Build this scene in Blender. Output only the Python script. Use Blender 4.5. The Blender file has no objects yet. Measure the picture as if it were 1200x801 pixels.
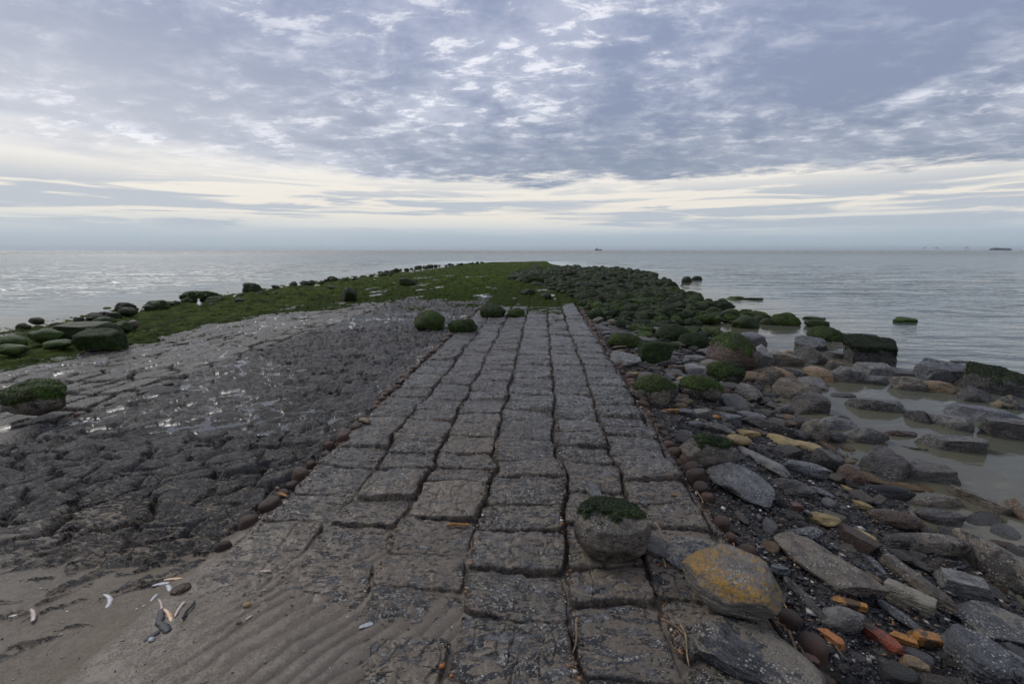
import bpy, bmesh, math, random
import numpy as np
from mathutils import Vector, Matrix
random.seed(7); RNG = np.random.default_rng(7)
scene = bpy.context.scene
COL = scene.collection
R = math.radians
# ------------------------------------------------------------------ camera
F = 533.0; PITCH = R(11.4); CAMH = 1.6; WATER = -0.45
AX = R(3.65); CA, SA = math.cos(AX), math.sin(AX)
cam = bpy.data.cameras.new('camera'); cam.sensor_width = 36; cam.lens = 16.0
cam.clip_start = 0.05; cam.clip_end = 60000
camo = bpy.data.objects.new('camera', cam); COL.objects.link(camo)
camo.location = (0, 0, CAMH); camo.rotation_euler = (R(90)-PITCH, 0, 0)
scene.camera = camo

def ray(u, v):
    a = (u-600)/F; b = (400.5-v)/F
    return np.array([a, math.cos(PITCH)+math.sin(PITCH)*b, -math.sin(PITCH)+math.cos(PITCH)*b])
def hit(u, v, z):
    d = ray(u, v); d[2] = min(d[2], -0.003)
    t = (CAMH-z)/(-d[2]); return d[0]*t, d[1]*t
def st(x, y): return x*SA+y*CA, x*CA-y*SA          # along, across the groyne
def xy(s, t): return s*SA+t*CA, s*CA-t*SA

# ------------------------------------------------------------------ noise
def hsh(ix, iy, iz=0, seed=0):
    h = (ix.astype(np.int64)*374761393 + iy.astype(np.int64)*668265263 + np.int64(seed)*1274126177
         + (iz if isinstance(iz, int) else iz.astype(np.int64))*2147483647) & 0xffffffff
    h = ((h ^ (h >> 13))*1274126177) & 0xffffffff
    h = ((h ^ (h >> 16))*2246822519) & 0xffffffff
    return ((h ^ (h >> 15)) & 0xffffff)/float(0xffffff)
def vn(x, y, seed=0):
    ix = np.floor(x); iy = np.floor(y); fx = x-ix; fy = y-iy
    fx = fx*fx*fx*(fx*(fx*6-15)+10); fy = fy*fy*fy*(fy*(fy*6-15)+10)
    a = hsh(ix, iy, 0, seed); b = hsh(ix+1, iy, 0, seed); c = hsh(ix, iy+1, 0, seed); d = hsh(ix+1, iy+1, 0, seed)
    return (a*(1-fx)+b*fx)*(1-fy)+(c*(1-fx)+d*fx)*fy
def fbm(x, y, o=4, seed=0, g=.5):
    s = 0; a = 1; n = 0
    for i in range(o):
        s = s+a*(vn(x, y, seed+i*17)*2-1); n += a; a *= g
        x, y = (x*.8-y*.6)*2.03+3.1, (x*.6+y*.8)*2.03+7.7
    return s/n
def vn3(p, seed=0):
    i = np.floor(p); f = p-i; f = f*f*(3-2*f); r = 0
    for dx in (0, 1):
        for dy in (0, 1):
            for dz in (0, 1):
                w = (f[:, 0] if dx else 1-f[:, 0])*(f[:, 1] if dy else 1-f[:, 1])*(f[:, 2] if dz else 1-f[:, 2])
                r = r+w*hsh(i[:, 0]+dx, i[:, 1]+dy, i[:, 2]+dz, seed)
    return r*2-1
def fbm3(p, o=3, seed=0):
    s = 0; a = 1; n = 0
    for i in range(o):
        s = s+a*vn3(p, seed+i*31); n += a; a *= .5; p = p*2.07+5.3
    return s/n
def ss(a, b, x):
    t = np.clip((x-a)/(b-a), 0, 1); return t*t*(3-2*t)

# ------------------------------------------------------------------ the groyne's profile
WS = [-5, 0, 2.5, 5.7, 8, 12, 15, 24, 32, 41, 48, 54, 62, 72, 84]
WT = [3.2, 3.1, 2.9, 3.3, 3.5, 4.3, 5.4, 6.0, 7.2, 8.6, 8.4, 5, 2.6, 1.5, 1.35]
EDGE = np.array([-1.72, -1.25, -.82, -.36, .157, .58, 1.04])
def wline(s): return np.maximum(np.interp(s, WS, WT), 1.35)
def base(s, t):
    down = np.interp(s, [0, 20, 60, 80, 90, 160], [0, 0, -.16, -.36, -.9, -2])
    zl = np.interp(t, [-60, -22, -15.5, -13, -10, -7.5, -4.75, -1.9, -1.72, 1.04],
                   [-2.2, -1.1, -.52, -.42, -.33, -.2, -.07, -.035, 0, 0])
    w = wline(s)
    f = (t-1.04)/(w-1.04)
    zr = np.interp(f, [0, .08, .35, 1, 2.2, 8], [0, -.07, -.16, -.465, -.62, -2.2])
    z = np.where(t <= 1.04, zl, zr)+down
    land = np.interp(s, [-160, -10, 0, 1.2], [3, .35, .06, 0])
    inl = np.clip(-s/6, 0, 1)
    return z*(1-inl)+land
rr = np.random.default_rng(11)
JO = [np.concatenate([[-3], -3+np.cumsum(rr.uniform(.22, .44, 700))]) for _ in range(8)]
TONE = [rr.uniform(0, 1, 800) for _ in range(8)]
TLX = [np.clip(rr.normal(0, 1, 800), -2, 2) for _ in range(8)]
def voro(x, y, seed, jit=.85):
    ix = np.floor(x); iy = np.floor(y)
    f1 = np.full(x.shape, 9.); f2 = np.full(x.shape, 9.)
    cx = np.zeros(x.shape); cy = np.zeros(x.shape); px_ = np.zeros(x.shape); py_ = np.zeros(x.shape)
    for dx in (-1, 0, 1):
        for dy in (-1, 0, 1):
            jx = ix+dx; jy = iy+dy
            qx = jx+.5+(hsh(jx, jy, 1, seed)-.5)*jit; qy = jy+.5+(hsh(jx, jy, 2, seed)-.5)*jit
            d = np.hypot(x-qx, y-qy)
            near = d < f1
            f2 = np.where(near, f1, np.minimum(f2, d))
            cx = np.where(near, jx, cx); cy = np.where(near, jy, cy)
            px_ = np.where(near, x-qx, px_); py_ = np.where(near, y-qy, py_)
            f1 = np.where(near, d, f1)
    return f1, f2, cx, cy, px_, py_

def ground(x, y):
    s, t = st(x, y)
    z0 = base(s, t)
    n1 = fbm(x*1.1, y*1.1, 3, 1); n2 = fbm(x*6, y*6, 4, 2); n3 = fbm(x*22, y*22, 4, 3)
    lod = np.clip(18/np.maximum(np.hypot(x, y), .1), .25, 1)
    # --- central paving blocks
    tw = t+fbm(s*1.3, t*1.3, 3, 5)*.045+fbm(s*2.9, t*.4+5, 2, 77)*.028+fbm(s*7, t*7, 2, 8)*.016
    sw = s+fbm(s*2+9, t*2, 3, 6)*.06+fbm(s*8, t*8, 2, 9)*.014
    ci = np.clip(np.searchsorted(EDGE, tw)-1, 0, 5)
    inpath = ss(-1.76, -1.72, t)*(1-ss(1.04, 1.08, t))
    dc = np.minimum(np.abs(tw-EDGE[ci]), np.abs(EDGE[ci+1]-tw))
    ds = np.zeros_like(s); tone = np.zeros_like(s); tl = np.zeros_like(s); cs = np.zeros_like(s); tl2 = np.zeros_like(s)
    for c in range(6):
        m = ci == c
        k = np.clip(np.searchsorted(JO[c], sw[m])-1, 0, 690)
        a, b = JO[c][k], JO[c][k+1]
        ds[m] = np.minimum(sw[m]-a, b-sw[m]); tone[m] = TONE[c][k]; tl[m] = TLX[c][k]; tl2[m] = TLX[c+1][k]
        cs[m] = np.clip(sw[m]-(a+b)/2, -.4, .4)
    cct = np.clip(tw-(EDGE[ci]+EDGE[ci+1])/2, -.4, .4)
    # rounded-corner distance
    rad = .045
    q1 = np.maximum(rad-dc, 0); q2 = np.maximum(rad-ds, 0)
    de = np.minimum(np.where((q1 > 0) & (q2 > 0), rad-np.hypot(q1, q2), np.minimum(dc, ds)), 1)
    de = de+n3*.008+n2*.008
    far = ss(6, 25, s)
    prof = ss(.0, .018, de)
    rim = 1-ss(.0, .16, de)
    zb = -.036+.041*prof-.007*rim+(tl*.008)+cs*tl2*.04+cct*tl*.04+n2*.008+n3*.008+(hsh(np.floor(tl*9), ci, 3, 3)-.5)*.5*n2*.03
    # chipped strata on block tops
    strat = np.abs(fbm(x*9+2, y*4, 3, 12)); zb = zb-.007*(1-ss(.03, .08, strat))*prof*(tl > -.2)
    joint = 1-ss(.0, .03, de)
    # --- dark rough apron
    ang = .55
    ax_, ay_ = x*math.cos(ang)+y*math.sin(ang), -x*math.sin(ang)+y*math.cos(ang)
    wx = fbm(x*3, y*3, 3, 21)*.12; wy = fbm(x*3+40, y*3, 3, 22)*.12
    f1, f2, cx, cy, qx, qy = voro((ax_+wx)/.33, (ay_+wy)/.135, 4)
    e = f2-f1
    ch = hsh(cx, cy, 5, 4); ca_ = hsh(cx, cy, 6, 4)
    za = -.05+.05*ss(.02, .22, e+n2*.05)+(ch-.5)*.040+qy*(.030+.03*ca_)+qx*(ca_-.5)*.04+n2*.012+n3*.007
    g1, g2, gx, gy, hx, hy = voro((ax_+wx*.5)/.13, (ay_+wy)/.055, 14)
    za = za+((hsh(gx, gy, 3, 2)-.5)*.012+hy*.012)*ss(.35, .6, hsh(cx, cy, 9, 4))
    # --- light pavers
    p1, p2, pcx, pcy, pqx, pqy = voro((s*1.0+wx*.6)/.55, (t+wy*.6)/.33, 9, .7)
    pe = p2-p1
    zp = -.09+.095*ss(.03, .16, pe+n2*.04)+(hsh(pcx, pcy, 4, 3)-.5)*.03+pqx*(hsh(pcx, pcy, 7, 3)-.5)*.04+n2*.007+n3*.003
    # --- right side rubble bed / weed bed
    r1, r2, rcx, rcy, rqx, rqy = voro(x/.22+n1*.3, y/.22, 19)
    zr = .05*(hsh(rcx, rcy, 3, 5)-.6)*ss(.0, .25, r2-r1)+n2*.022+n3*.015
    zw = n1*.05+n2*.045+n3*.02
    apron = ss(-4.75, -4.69, t)*(1-ss(-1.78, -1.74, t))
    pav = ss(-8.7, -8.3, t+n1*.6)*(1-ss(-4.80, -4.74, t))
    left = 1-ss(-8.7, -8.3, t+n1*.6)
    right = ss(1.05, 1.09, t)
    z = z0+inpath*zb+apron*za+pav*zp+left*zw+right*zr
    # stake trench lines
    trench = np.exp(-((t+1.75)/.05)**2)+np.exp(-((t-1.12)/.07)**2)+.7*np.exp(-((t+4.76)/.05)**2)
    z = z-.035*trench
    # --- moss (green weed on everything beyond the dry part)
    ms = ss(10, 15.5, s+n1*3+n2*2)
    msl = ss(11.0, 19.0, s+n1*5+n2*2-(t+3)*.35)
    green = np.where(t > 1.04, ss(8.5, 15, s+n1*2), np.where(t > -1.74, ms, msl))
    green = np.maximum(green, left*ss(-.9, .1, .3+n1+(-t-8)*.6))
    green = np.maximum(green, pav*ss(.25, .8, (-t-7.6)*.8+n1))
    green = np.clip(green+joint*inpath*ss(8, 13, s)*.8, 0, 1)
    dense = ss(16, 26, s+n1*3-t*.3)
    z = z+green*(n3*.012+n2*.02)*1.0+dense*(.04+n2*.05+n1*.05)
    # --- puddles
    pn = fbm(x*.9+3, y*.55+1, 3, 31)
    lvl = z0-.017+n1*.006
    wetz = apron*ss(-.08, .06, pn+.25*n1+.05)*ss(3.2, 4.6, s)+pav*ss(.14, .2, pn)
    wetz = np.maximum(wetz, left*ss(.34, .38, pn)*.8)
    wetz = wetz*(1-ss(11, 13, s))
    wf = (t > -9)*(t < .5)*ss(14, 16, s)*ss(.40, .43, pn+.1*fbm(x*2.5, y*2.5, 2, 33))*(1-ss(30, 34, s))
    pl = np.where(wetz > .35, lvl, -9)
    pl = np.where(wf > .35, z0+.03, pl)
    pud = ss(0, .004, pl-z); z = np.maximum(z, pl)
    # --- sand
    u_ = s-.30*(t+1.6)
    rp = x*math.cos(.62)-y*math.sin(.62)
    rq = x*math.sin(.62)+y*math.cos(.62)
    ph = rp*82+fbm(x*3, y*3, 3, 41)*6.5+fbm(x*1.3, y*1.3, 2, 47)*4
    ripple = (np.abs(np.sin(ph*.5))*2-1)*.0040*ss(-.6, .1, fbm(x*1.2, y*1.2, 2, 43))*ss(-1.9, -1.2, t)
    sandl = np.interp(s+np.maximum(t+1.3, 0)*.48+n1*.22, [-200, 1.2, 1.65, 1.95, 2.3, 3.0, 4.6], [.06, .032, .014, -.006, -.028, -.046, -.12])
    sandl = sandl-.030*ss(1.9, 2.3, s)*ss(-1.7, -2.0, t)
    zs = z0+sandl+ripple+n1*.012+n3*.0012+fbm(x*3, y*3, 3, 44)*.007
    sand = ss(-.003, .003, zs-z)*(t < 1.06)
    z = np.where(t < 1.06, np.maximum(z, zs), z)
    under = (z < WATER+.03)
    # --- films of sand lying in the hollows of the stone tops
    film = np.clip(.12*(t < -.36)*(t > -1.75)+.70-ss(1.3, 5.2, s)*.62, 0, 1)*np.where(t > 1.06, .2, 1)
    film = film*(1-.75*ss(-2, -2.6, t)*ss(2.1, 3.2, s))
    film = film*(.72+.7*fbm(x*.8+5, y*.8, 2, 55)+.4*tone*inpath)
    crev = np.clip(inpath*joint+apron*(1-ss(.0, .10, e))+pav*(1-ss(.06, .17, pe))+right*(1-ss(0, .1, r2-r1)), 0, 1)
    tonev = inpath*tone+apron*ch+pav*hsh(pcx, pcy, 8, 3)+right*hsh(rcx, rcy, 8, 3)+left*.5
    A = np.stack([sand, green, pud, tonev], -1)
    gravel = right*(1-ss(8, 12, s))
    B = np.stack([pav, gravel, crev*(1-sand)*(1-pud), np.clip(film, 0, 1)], -1)
    C = np.stack([apron, dense, left+0*s, under*1.0], -1)
    sandy = (s+np.maximum(t+1.3, 0)*.48 < 1.85) & (t < 0.6)
    return s, t, z, A, B, C, sandy

# ------------------------------------------------------------------ mesh helpers
def tag(o, label=None, cat=None, group=None, kind=None):
    if label: o['label'] = label
    if cat: o['category'] = cat
    if group: o['group'] = group
    if kind: o['kind'] = kind
    return o
def link(name, me, mat=None, parent=None):
    o = bpy.data.objects.new(name, me); COL.objects.link(o)
    if mat is not None and me is not None and not me.materials: me.materials.append(mat)
    if parent is not None: o.parent = parent
    return o
def mesh_np(name, V, Fq, smooth=True, attrs=None):
    me = bpy.data.meshes.new(name)
    V = np.asarray(V, np.float32); Fq = np.asarray(Fq, np.int32); k = Fq.shape[1]
    me.vertices.add(len(V)); me.vertices.foreach_set('co', V.ravel())
    me.loops.add(Fq.size); me.loops.foreach_set('vertex_index', Fq.ravel())
    me.polygons.add(len(Fq)); me.polygons.foreach_set('loop_start', np.arange(0, Fq.size, k, dtype=np.int32))
    me.update(calc_edges=True)
    if smooth: me.polygons.foreach_set('use_smooth', np.ones(len(Fq), bool))
    for n, a in (attrs or {}).items():
        at = me.attributes.new(n, 'FLOAT_COLOR', 'POINT'); at.data.foreach_set('color', np.asarray(a, np.float32).ravel())
    me.validate(); return me
def compact(V, Fq, ats):
    used = np.unique(Fq); mp = np.zeros(len(V), np.int32); mp[used] = np.arange(len(used))
    return V[used], mp[Fq], {k: a[used] for k, a in ats.items()}

# ------------------------------------------------------------------ node helper
class NT:
    def __init__(s, tree): s.t = tree; s.l = tree.links; tree.nodes.clear()
    def n(s, ty, ins=None, **pr):
        nd = s.t.nodes.new(ty)
        for k, v in pr.items(): setattr(nd, k, v)
        for k, v in (ins or {}).items():
            sk = nd.inputs[k]
            if isinstance(v, bpy.types.NodeSocket): s.l.new(v, sk)
            else:
                if sk.type == 'RGBA' and len(v) == 3: v = (*v, 1)
                sk.default_value = v
        return nd
    def m(s, op, a, b=0.0, c=None, clamp=False):
        ins = {0: a, 1: b}
        if c is not None: ins[2] = c
        return s.n('ShaderNodeMath', ins, operation=op, use_clamp=clamp).outputs[0]
    def ssf(s, x, a, b):
        return s.n('ShaderNodeMapRange', {0: x, 1: a, 2: b, 3: 0.0, 4: 1.0}, interpolation_type='SMOOTHSTEP').outputs[0]
    def mix(s, f, a, b):
        nd = s.t.nodes.new('ShaderNodeMix'); nd.data_type = 'RGBA'
        for k, v in ((0, f), (6, a), (7, b)):
            sk = nd.inputs[k]
            if isinstance(v, bpy.types.NodeSocket): s.l.new(v, sk)
            else: sk.default_value = (*v, 1) if isinstance(v, tuple) and len(v) == 3 else v
        return nd.outputs[2]
    def noise(s, vec, sc, det=4, ro=.55, dist=0.0):
        return s.n('ShaderNodeTexNoise', {'Vector': vec, 'Scale': sc, 'Detail': det, 'Roughness': ro, 'Distortion': dist}).outputs[0]
    def attr(s, name):
        a = s.n('ShaderNodeAttribute', attribute_name=name)
        sp = s.n('ShaderNodeSeparateColor', {0: a.outputs['Color']})
        return sp.outputs[0], sp.outputs[1], sp.outputs[2], a.outputs['Alpha']
def newmat(name):
    m = bpy.data.materials.new(name); m.use_nodes = True
    return m, NT(m.node_tree)
def finish(g, col, rough, bumph=None, dist=.01, spec=.5, strength=1.0, **kw):
    ins = {'Base Color': col, 'Roughness': rough, 'Specular IOR Level': spec}
    if bumph is not None:
        ins['Normal'] = g.n('ShaderNodeBump', {'Height': bumph, 'Distance': dist, 'Strength': strength}).outputs[0]
    ins.update(kw)
    p = g.n('ShaderNodeBsdfPrincipled', ins)
    g.n('ShaderNodeOutputMaterial', {0: p.outputs[0]})

# ------------------------------------------------------------------ materials
def ground_mat():
    m, g = newmat('shore_ground')
    P = g.n('ShaderNodeNewGeometry').outputs['Position']
    sand, moss, pud, tone = g.attr('A'); pav, grav, crev, film = g.attr('B'); apr, dense, left, under = g.attr('C')
    nb = g.noise(P, 3.5, 6, .6); nm = g.noise(P, 14, 6, .62); nf = g.noise(P, 60, 5, .6); nx = g.noise(P, 240, 3, .6)
    big = g.noise(P, .8, 3)
    # stone
    k = g.m('ADD', g.m('MULTIPLY', g.m('SUBTRACT', tone, .2), .8), g.m('MULTIPLY', g.m('SUBTRACT', nm, .47), 5.0))
    st1 = g.mix(g.ssf(k, -.05, .85), (.007, .007, .008), (.125, .124, .130))
    st1 = g.mix(g.ssf(nb, .45, .65), st1, (.034, .033, .034))
    st1 = g.mix(g.m('MULTIPLY', g.ssf(g.noise(P, 2.6, 7, .74), .49, .54), .78), st1, (.010, .010, .0115))
    stp = g.mix(g.ssf(k, -.1, 1.1), (.030, .027, .024), (.145, .124, .095))
    stone = g.mix(pav, st1, stp)
    sta = g.mix(g.ssf(g.m('ADD', g.m('MULTIPLY', tone, .55), g.m('MULTIPLY', g.m('SUBTRACT', nm, .29), 2.4)), .40, 1.15), (.004, .0038, .0042), (.075, .071, .068))
    stone = g.mix(apr, stone, sta)
    # lime / barnacle flecks
    vo = g.n('ShaderNodeTexVoronoi', {'Vector': P, 'Scale': 95.0, 'Randomness': 1.0}).outputs['Distance']
    fl = g.m('MULTIPLY', g.m('MULTIPLY', g.ssf(g.noise(P, 30, 6, .78), .515, .55), g.ssf(g.noise(P, 5, 3), .40, .50)), g.ssf(nx, .42, .5))
    fl2 = g.m('MULTIPLY', g.ssf(g.noise(P, 85, 4, .7), .56, .60), g.ssf(nb, .38, .5))
    fleck = g.m('MULTIPLY', g.m('MAXIMUM', fl, fl2), g.m('SUBTRACT', 1.0, g.m('MULTIPLY', apr, .6)))
    stone = g.mix(g.m('MULTIPLY', fleck, .8), stone, (.50, .475, .42))
    # film of sand: crisp islands
    mp = g.n('ShaderNodeMapping', {0: P, 'Rotation': (0, 0, .5), 'Scale': (1.0, 2.6, 1.0)}).outputs[0]
    fn = g.m('ADD', g.m('MULTIPLY', g.noise(mp, 11, 5, .55, 1.2), .75), g.m('MULTIPLY', nf, .25))
    fm = g.ssf(g.m('ADD', fn, g.m('MULTIPLY', g.m('SUBTRACT', film, .5), .26)), .485, .515)
    fm = g.m('MULTIPLY', fm, g.ssf(film, .02, .2))
    sandc = g.mix(g.ssf(nf, .35, .7), (.112, .089, .064), (.156, .125, .090))
    sandc = g.mix(g.ssf(big, .4, .65), sandc, (.118, .100, .080))
    stone = g.mix(fm, stone, sandc)
    deb = g.mix(g.ssf(nf, .5, .66), (.022, .016, .012), (.12, .075, .04))
    deb = g.mix(pav, deb, (.014, .012, .010))
    stone = g.mix(g.m('MULTIPLY', crev, .88), stone, deb)
    # rubble bed
    gv = g.mix(g.ssf(nx, .52, .68), (.012, .011, .012), (.10, .09, .078))
    gv = g.mix(g.ssf(nb, .5, .6), gv, (.065, .056, .046))
    stone = g.mix(grav, stone, gv)
    stone = g.mix(under, stone, (.10, .09, .062))
    # weed
    mn = g.m('ADD', g.m('MULTIPLY', nm, .5), g.m('MULTIPLY', nf, .5))
    mossc = g.mix(g.ssf(mn, .38, .62), (.012, .020, .003), (.050, .074, .010))
    mossd = g.mix(g.ssf(g.noise(P, 2.2, 5, .7), .35, .65), (.016, .027, .003), (.068, .096, .012))
    mossc = g.mix(g.m('MAXIMUM', dense, left), mossc, mossd)
    mm = g.ssf(g.m('ADD', mn, g.m('MULTIPLY', g.m('SUBTRACT', moss, .45), .75)), .44, .56)
    c = g.mix(mm, stone, mossc)
    c = g.mix(sand, c, g.mix(g.ssf(nx, .66, .70), sandc, (.30, .27, .22)))
    c = g.mix(g.m('MULTIPLY', pud, .75), c, (.06, .06, .058))
    rs = g.m('ADD', .14, g.m('MULTIPLY', nm, .45))
    rs = g.m('ADD', rs, g.m('MULTIPLY', apr, g.m('MULTIPLY', g.m('SUBTRACT', nb, .45), 1.0)))
    rough = g.mix(mm, rs, (.85, .85, .85)); rough = g.mix(g.m('MAXIMUM', sand, g.m('MULTIPLY', fm, g.m('SUBTRACT', 1.0, mm))), rough, (.47, .47, .47))
    rough = g.mix(pud, rough, (.04, .04, .04))
    h = g.m('ADD', g.m('MULTIPLY', nf, .35), g.m('ADD', g.m('MULTIPLY', nm, .6), g.m('MULTIPLY', nx, .12)))
    h = g.m('ADD', h, g.m('MULTIPLY', fleck, .25))
    keep = g.m('SUBTRACT', 1.0, g.m('MAXIMUM', pud, g.m('MULTIPLY', g.m('MAXIMUM', sand, fm), .85)))
    h = g.m('MULTIPLY', h, keep)
    finish(g, c, rough, h, .035, g.m('SUBTRACT', g.m('SUBTRACT', .42, g.m('MULTIPLY', mm, .37)), g.m('MULTIPLY', g.m('MULTIPLY', g.m('SUBTRACT', 1.0, mm), g.m('MAXIMUM', apr, pav)), g.m('MULTIPLY', g.m('SUBTRACT', 1.0, pud), .27))), .9)
    return m
GM = ground_mat()

def rock_mat(name, dark, light, accent=None, acc=(.5, .6), barn=.5, rough=(.16, .5), accup=False, accf=0.0, lay=.9, scale=1.0, tonew=.6):
    m, g = newmat(name)
    tc = g.n('ShaderNodeTexCoord').outputs['Object']
    oi = g.n('ShaderNodeObjectInfo').outputs['Random']
    off = g.n('ShaderNodeCombineXYZ', {0: g.m('MULTIPLY', oi, 37.0), 1: g.m('MULTIPLY', oi, 91.0), 2: 0.0}).outputs[0]
    P = g.n('ShaderNodeVectorMath', {0: tc, 1: off}, operation='ADD').outputs[0]
    st_ = g.n('ShaderNodeMapping', {0: P, 'Rotation': (.5, .35, .2), 'Scale': (1.0, 1.0, 4.0)}).outputs[0]
    nb = g.noise(P, 4*scale, 5, .6); nm = g.noise(P, 17*scale, 6, .65); nf = g.noise(P, 75, 4, .65); ns = g.noise(st_, 12*scale, 5, .6, .4)
    k = g.m('ADD', g.m('MULTIPLY', nm, .55), g.m('ADD', g.m('MULTIPLY', ns, .45), g.m('MULTIPLY', g.m('SUBTRACT', oi, .5), .12)))
    c = g.mix(g.ssf(k, .36, .66), dark, light)
    mid = tuple((a*.7+b*.3) for a, b in zip(dark, light))
    c = g.mix(g.m('MULTIPLY', g.ssf(nb, .48, .62), .6), c, mid)
    nrm = g.n('ShaderNodeSeparateXYZ', {0: g.n('ShaderNodeNewGeometry').outputs['Normal']}).outputs[2]
    if accent:
        f = g.ssf(g.m('ADD', nb, g.m('ADD', g.m('MULTIPLY', g.m('SUBTRACT', nm, .5), .9), g.m('MULTIPLY', g.m('SUBTRACT', nf, .5), accf))), acc[0], acc[1])
        if accup: f = g.m('MULTIPLY', f, g.ssf(g.m('ADD', nrm, g.m('MULTIPLY', nb, .4)), .55, .95))
        c = g.mix(f, c, accent)
    vo = g.n('ShaderNodeTexVoronoi', {'Vector': P, 'Scale': 55.0}).outputs['Distance']
    bz = g.m('MULTIPLY', g.ssf(vo, .42, .22), g.ssf(g.m('ADD', g.noise(P, 7, 3), g.m('MULTIPLY', nf, .4)), .80-.20*barn, .86-.20*barn))
    if barn > 0: bz = g.m('MAXIMUM', bz, g.m('MULTIPLY', g.ssf(g.noise(P, 45, 5, .75), .60-.06*barn, .65-.06*barn), .7))
    c = g.mix(g.m('MULTIPLY', bz, .85), c, (.34, .33, .30))
    ro = g.n('ShaderNodeMapRange', {0: nm, 1: .3, 2: .7, 3: rough[0], 4: rough[1]}).outputs[0]
    h = g.m('ADD', g.m('MULTIPLY', ns, lay), g.m('ADD', g.m('MULTIPLY', nm, .6), g.m('ADD', g.m('MULTIPLY', nf, .28), g.m('MULTIPLY', bz, .22))))
    finish(g, c, ro, h, .036)
    return m
def moss_mat(name, dark, light):
    m, g = newmat(name)
    P = g.n('ShaderNodeNewGeometry').outputs['Position']
    oi = g.n('ShaderNodeObjectInfo').outputs['Random']
    st_ = g.n('ShaderNodeMapping', {0: P, 'Scale': (1.0, 1.0, .3)}).outputs[0]
    n = g.m('ADD', g.m('MULTIPLY', g.noise(st_, 45, 4, .7), .6), g.m('MULTIPLY', g.noise(P, 7, 3, .6), .4))
    c = g.mix(g.ssf(g.m('ADD', n, g.m('MULTIPLY', g.m('SUBTRACT', oi, .5), .18)), .36, .66), dark, light)
    c = g.mix(g.m('MULTIPLY', g.ssf(g.m('ADD', g.noise(P, 3.3, 3, .6), g.m('MULTIPLY', g.m('SUBTRACT', oi, .5), .25)), .52, .66), .5), c, (.030, .025, .009))
    finish(g, c, .62, n, .04, .3)
    return m
M = {
 'grey': rock_mat('grey_rock', (.022, .020, .018), (.170, .155, .138), barn=.45),
 'blue': rock_mat('blue_grey_slate', (.026, .028, .032), (.145, .150, .162), barn=.75),
 'dark': rock_mat('dark_wet_rock', (.012, .011, .010), (.100, .090, .080), barn=.35, rough=(.2, .5)),
 'black': rock_mat('black_basalt', (.010, .010, .011), (.030, .030, .033), barn=.0, rough=(.3, .5)),
 'brown': rock_mat('brown_grey_rock', (.034, .025, .018), (.190, .152, .110), barn=.5),
 'bould': rock_mat('weathered_boulder', (.045, .036, .027), (.20, .165, .125), (.022, .018, .014), (.50, .60), barn=.4, lay=.15),
 'pale': rock_mat('pale_limestone', (.12, .105, .075), (.27, .245, .185), barn=.1),
 'lgrey': rock_mat('light_grey_rock', (.060, .058, .056), (.26, .25, .235), barn=.5),
 'yellow': rock_mat('yellow_sandstone', (.15, .105, .038), (.33, .25, .105), barn=.0, rough=(.45, .7)),
 'ochre': rock_mat('ochre_brick', (.26, .105, .016), (.46, .20, .035), (.08, .045, .02), (.54, .62), barn=.0, rough=(.35, .6)),
 'orange': rock_mat('orange_brick', (.26, .085, .02), (.46, .17, .05), (.07, .035, .02), (.54, .62), barn=.0, rough=(.4, .65)),
 'red': rock_mat('red_brick', (.20, .035, .010), (.40, .09, .025), (.06, .03, .02), (.54, .62), barn=.0, rough=(.35, .6)),
 'maroon': rock_mat('dark_red_brick', (.055, .020, .014), (.13, .045, .032), barn=.0),
 'tan': rock_mat('tan_rock', (.10, .065, .03), (.26, .17, .08), barn=.2),
 'rusty': rock_mat('rust_brown_rock', (.035, .018, .010), (.13, .075, .045), barn=.3),
 'ochretop': rock_mat('rock_with_ochre_stain', (.022, .018, .015), (.10, .085, .07), (.27, .14, .035), (.42, .52), barn=.25, accup=True),
 'lichen': rock_mat('rock_with_yellow_lichen', (.055, .045, .034), (.16, .14, .12), (.25, .14, .02), (.495, .57), barn=.3, accf=1.3, accup=True, rough=(.3, .55)),
 'sandy': rock_mat('slab_with_sand_film', (.014, .015, .018), (.07, .073, .082), (.150, .128, .100), (.50, .53), barn=.5, accf=.5, accup=True),
 'tworock': rock_mat('tan_and_dark_rock', (.02, .02, .02), (.08, .078, .07), (.23, .18, .10), (.5, .54), barn=.3),
 'sponge': rock_mat('rough_tan_shell_crust', (.10, .06, .025), (.34, .24, .13), barn=.4, scale=3),
 'moss': moss_mat('green_seaweed', (.009, .018, .003), (.056, .100, .010)),
 'mossdark': moss_mat('dark_seaweed', (.005, .009, .0025), (.032, .050, .008)),
}

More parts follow.
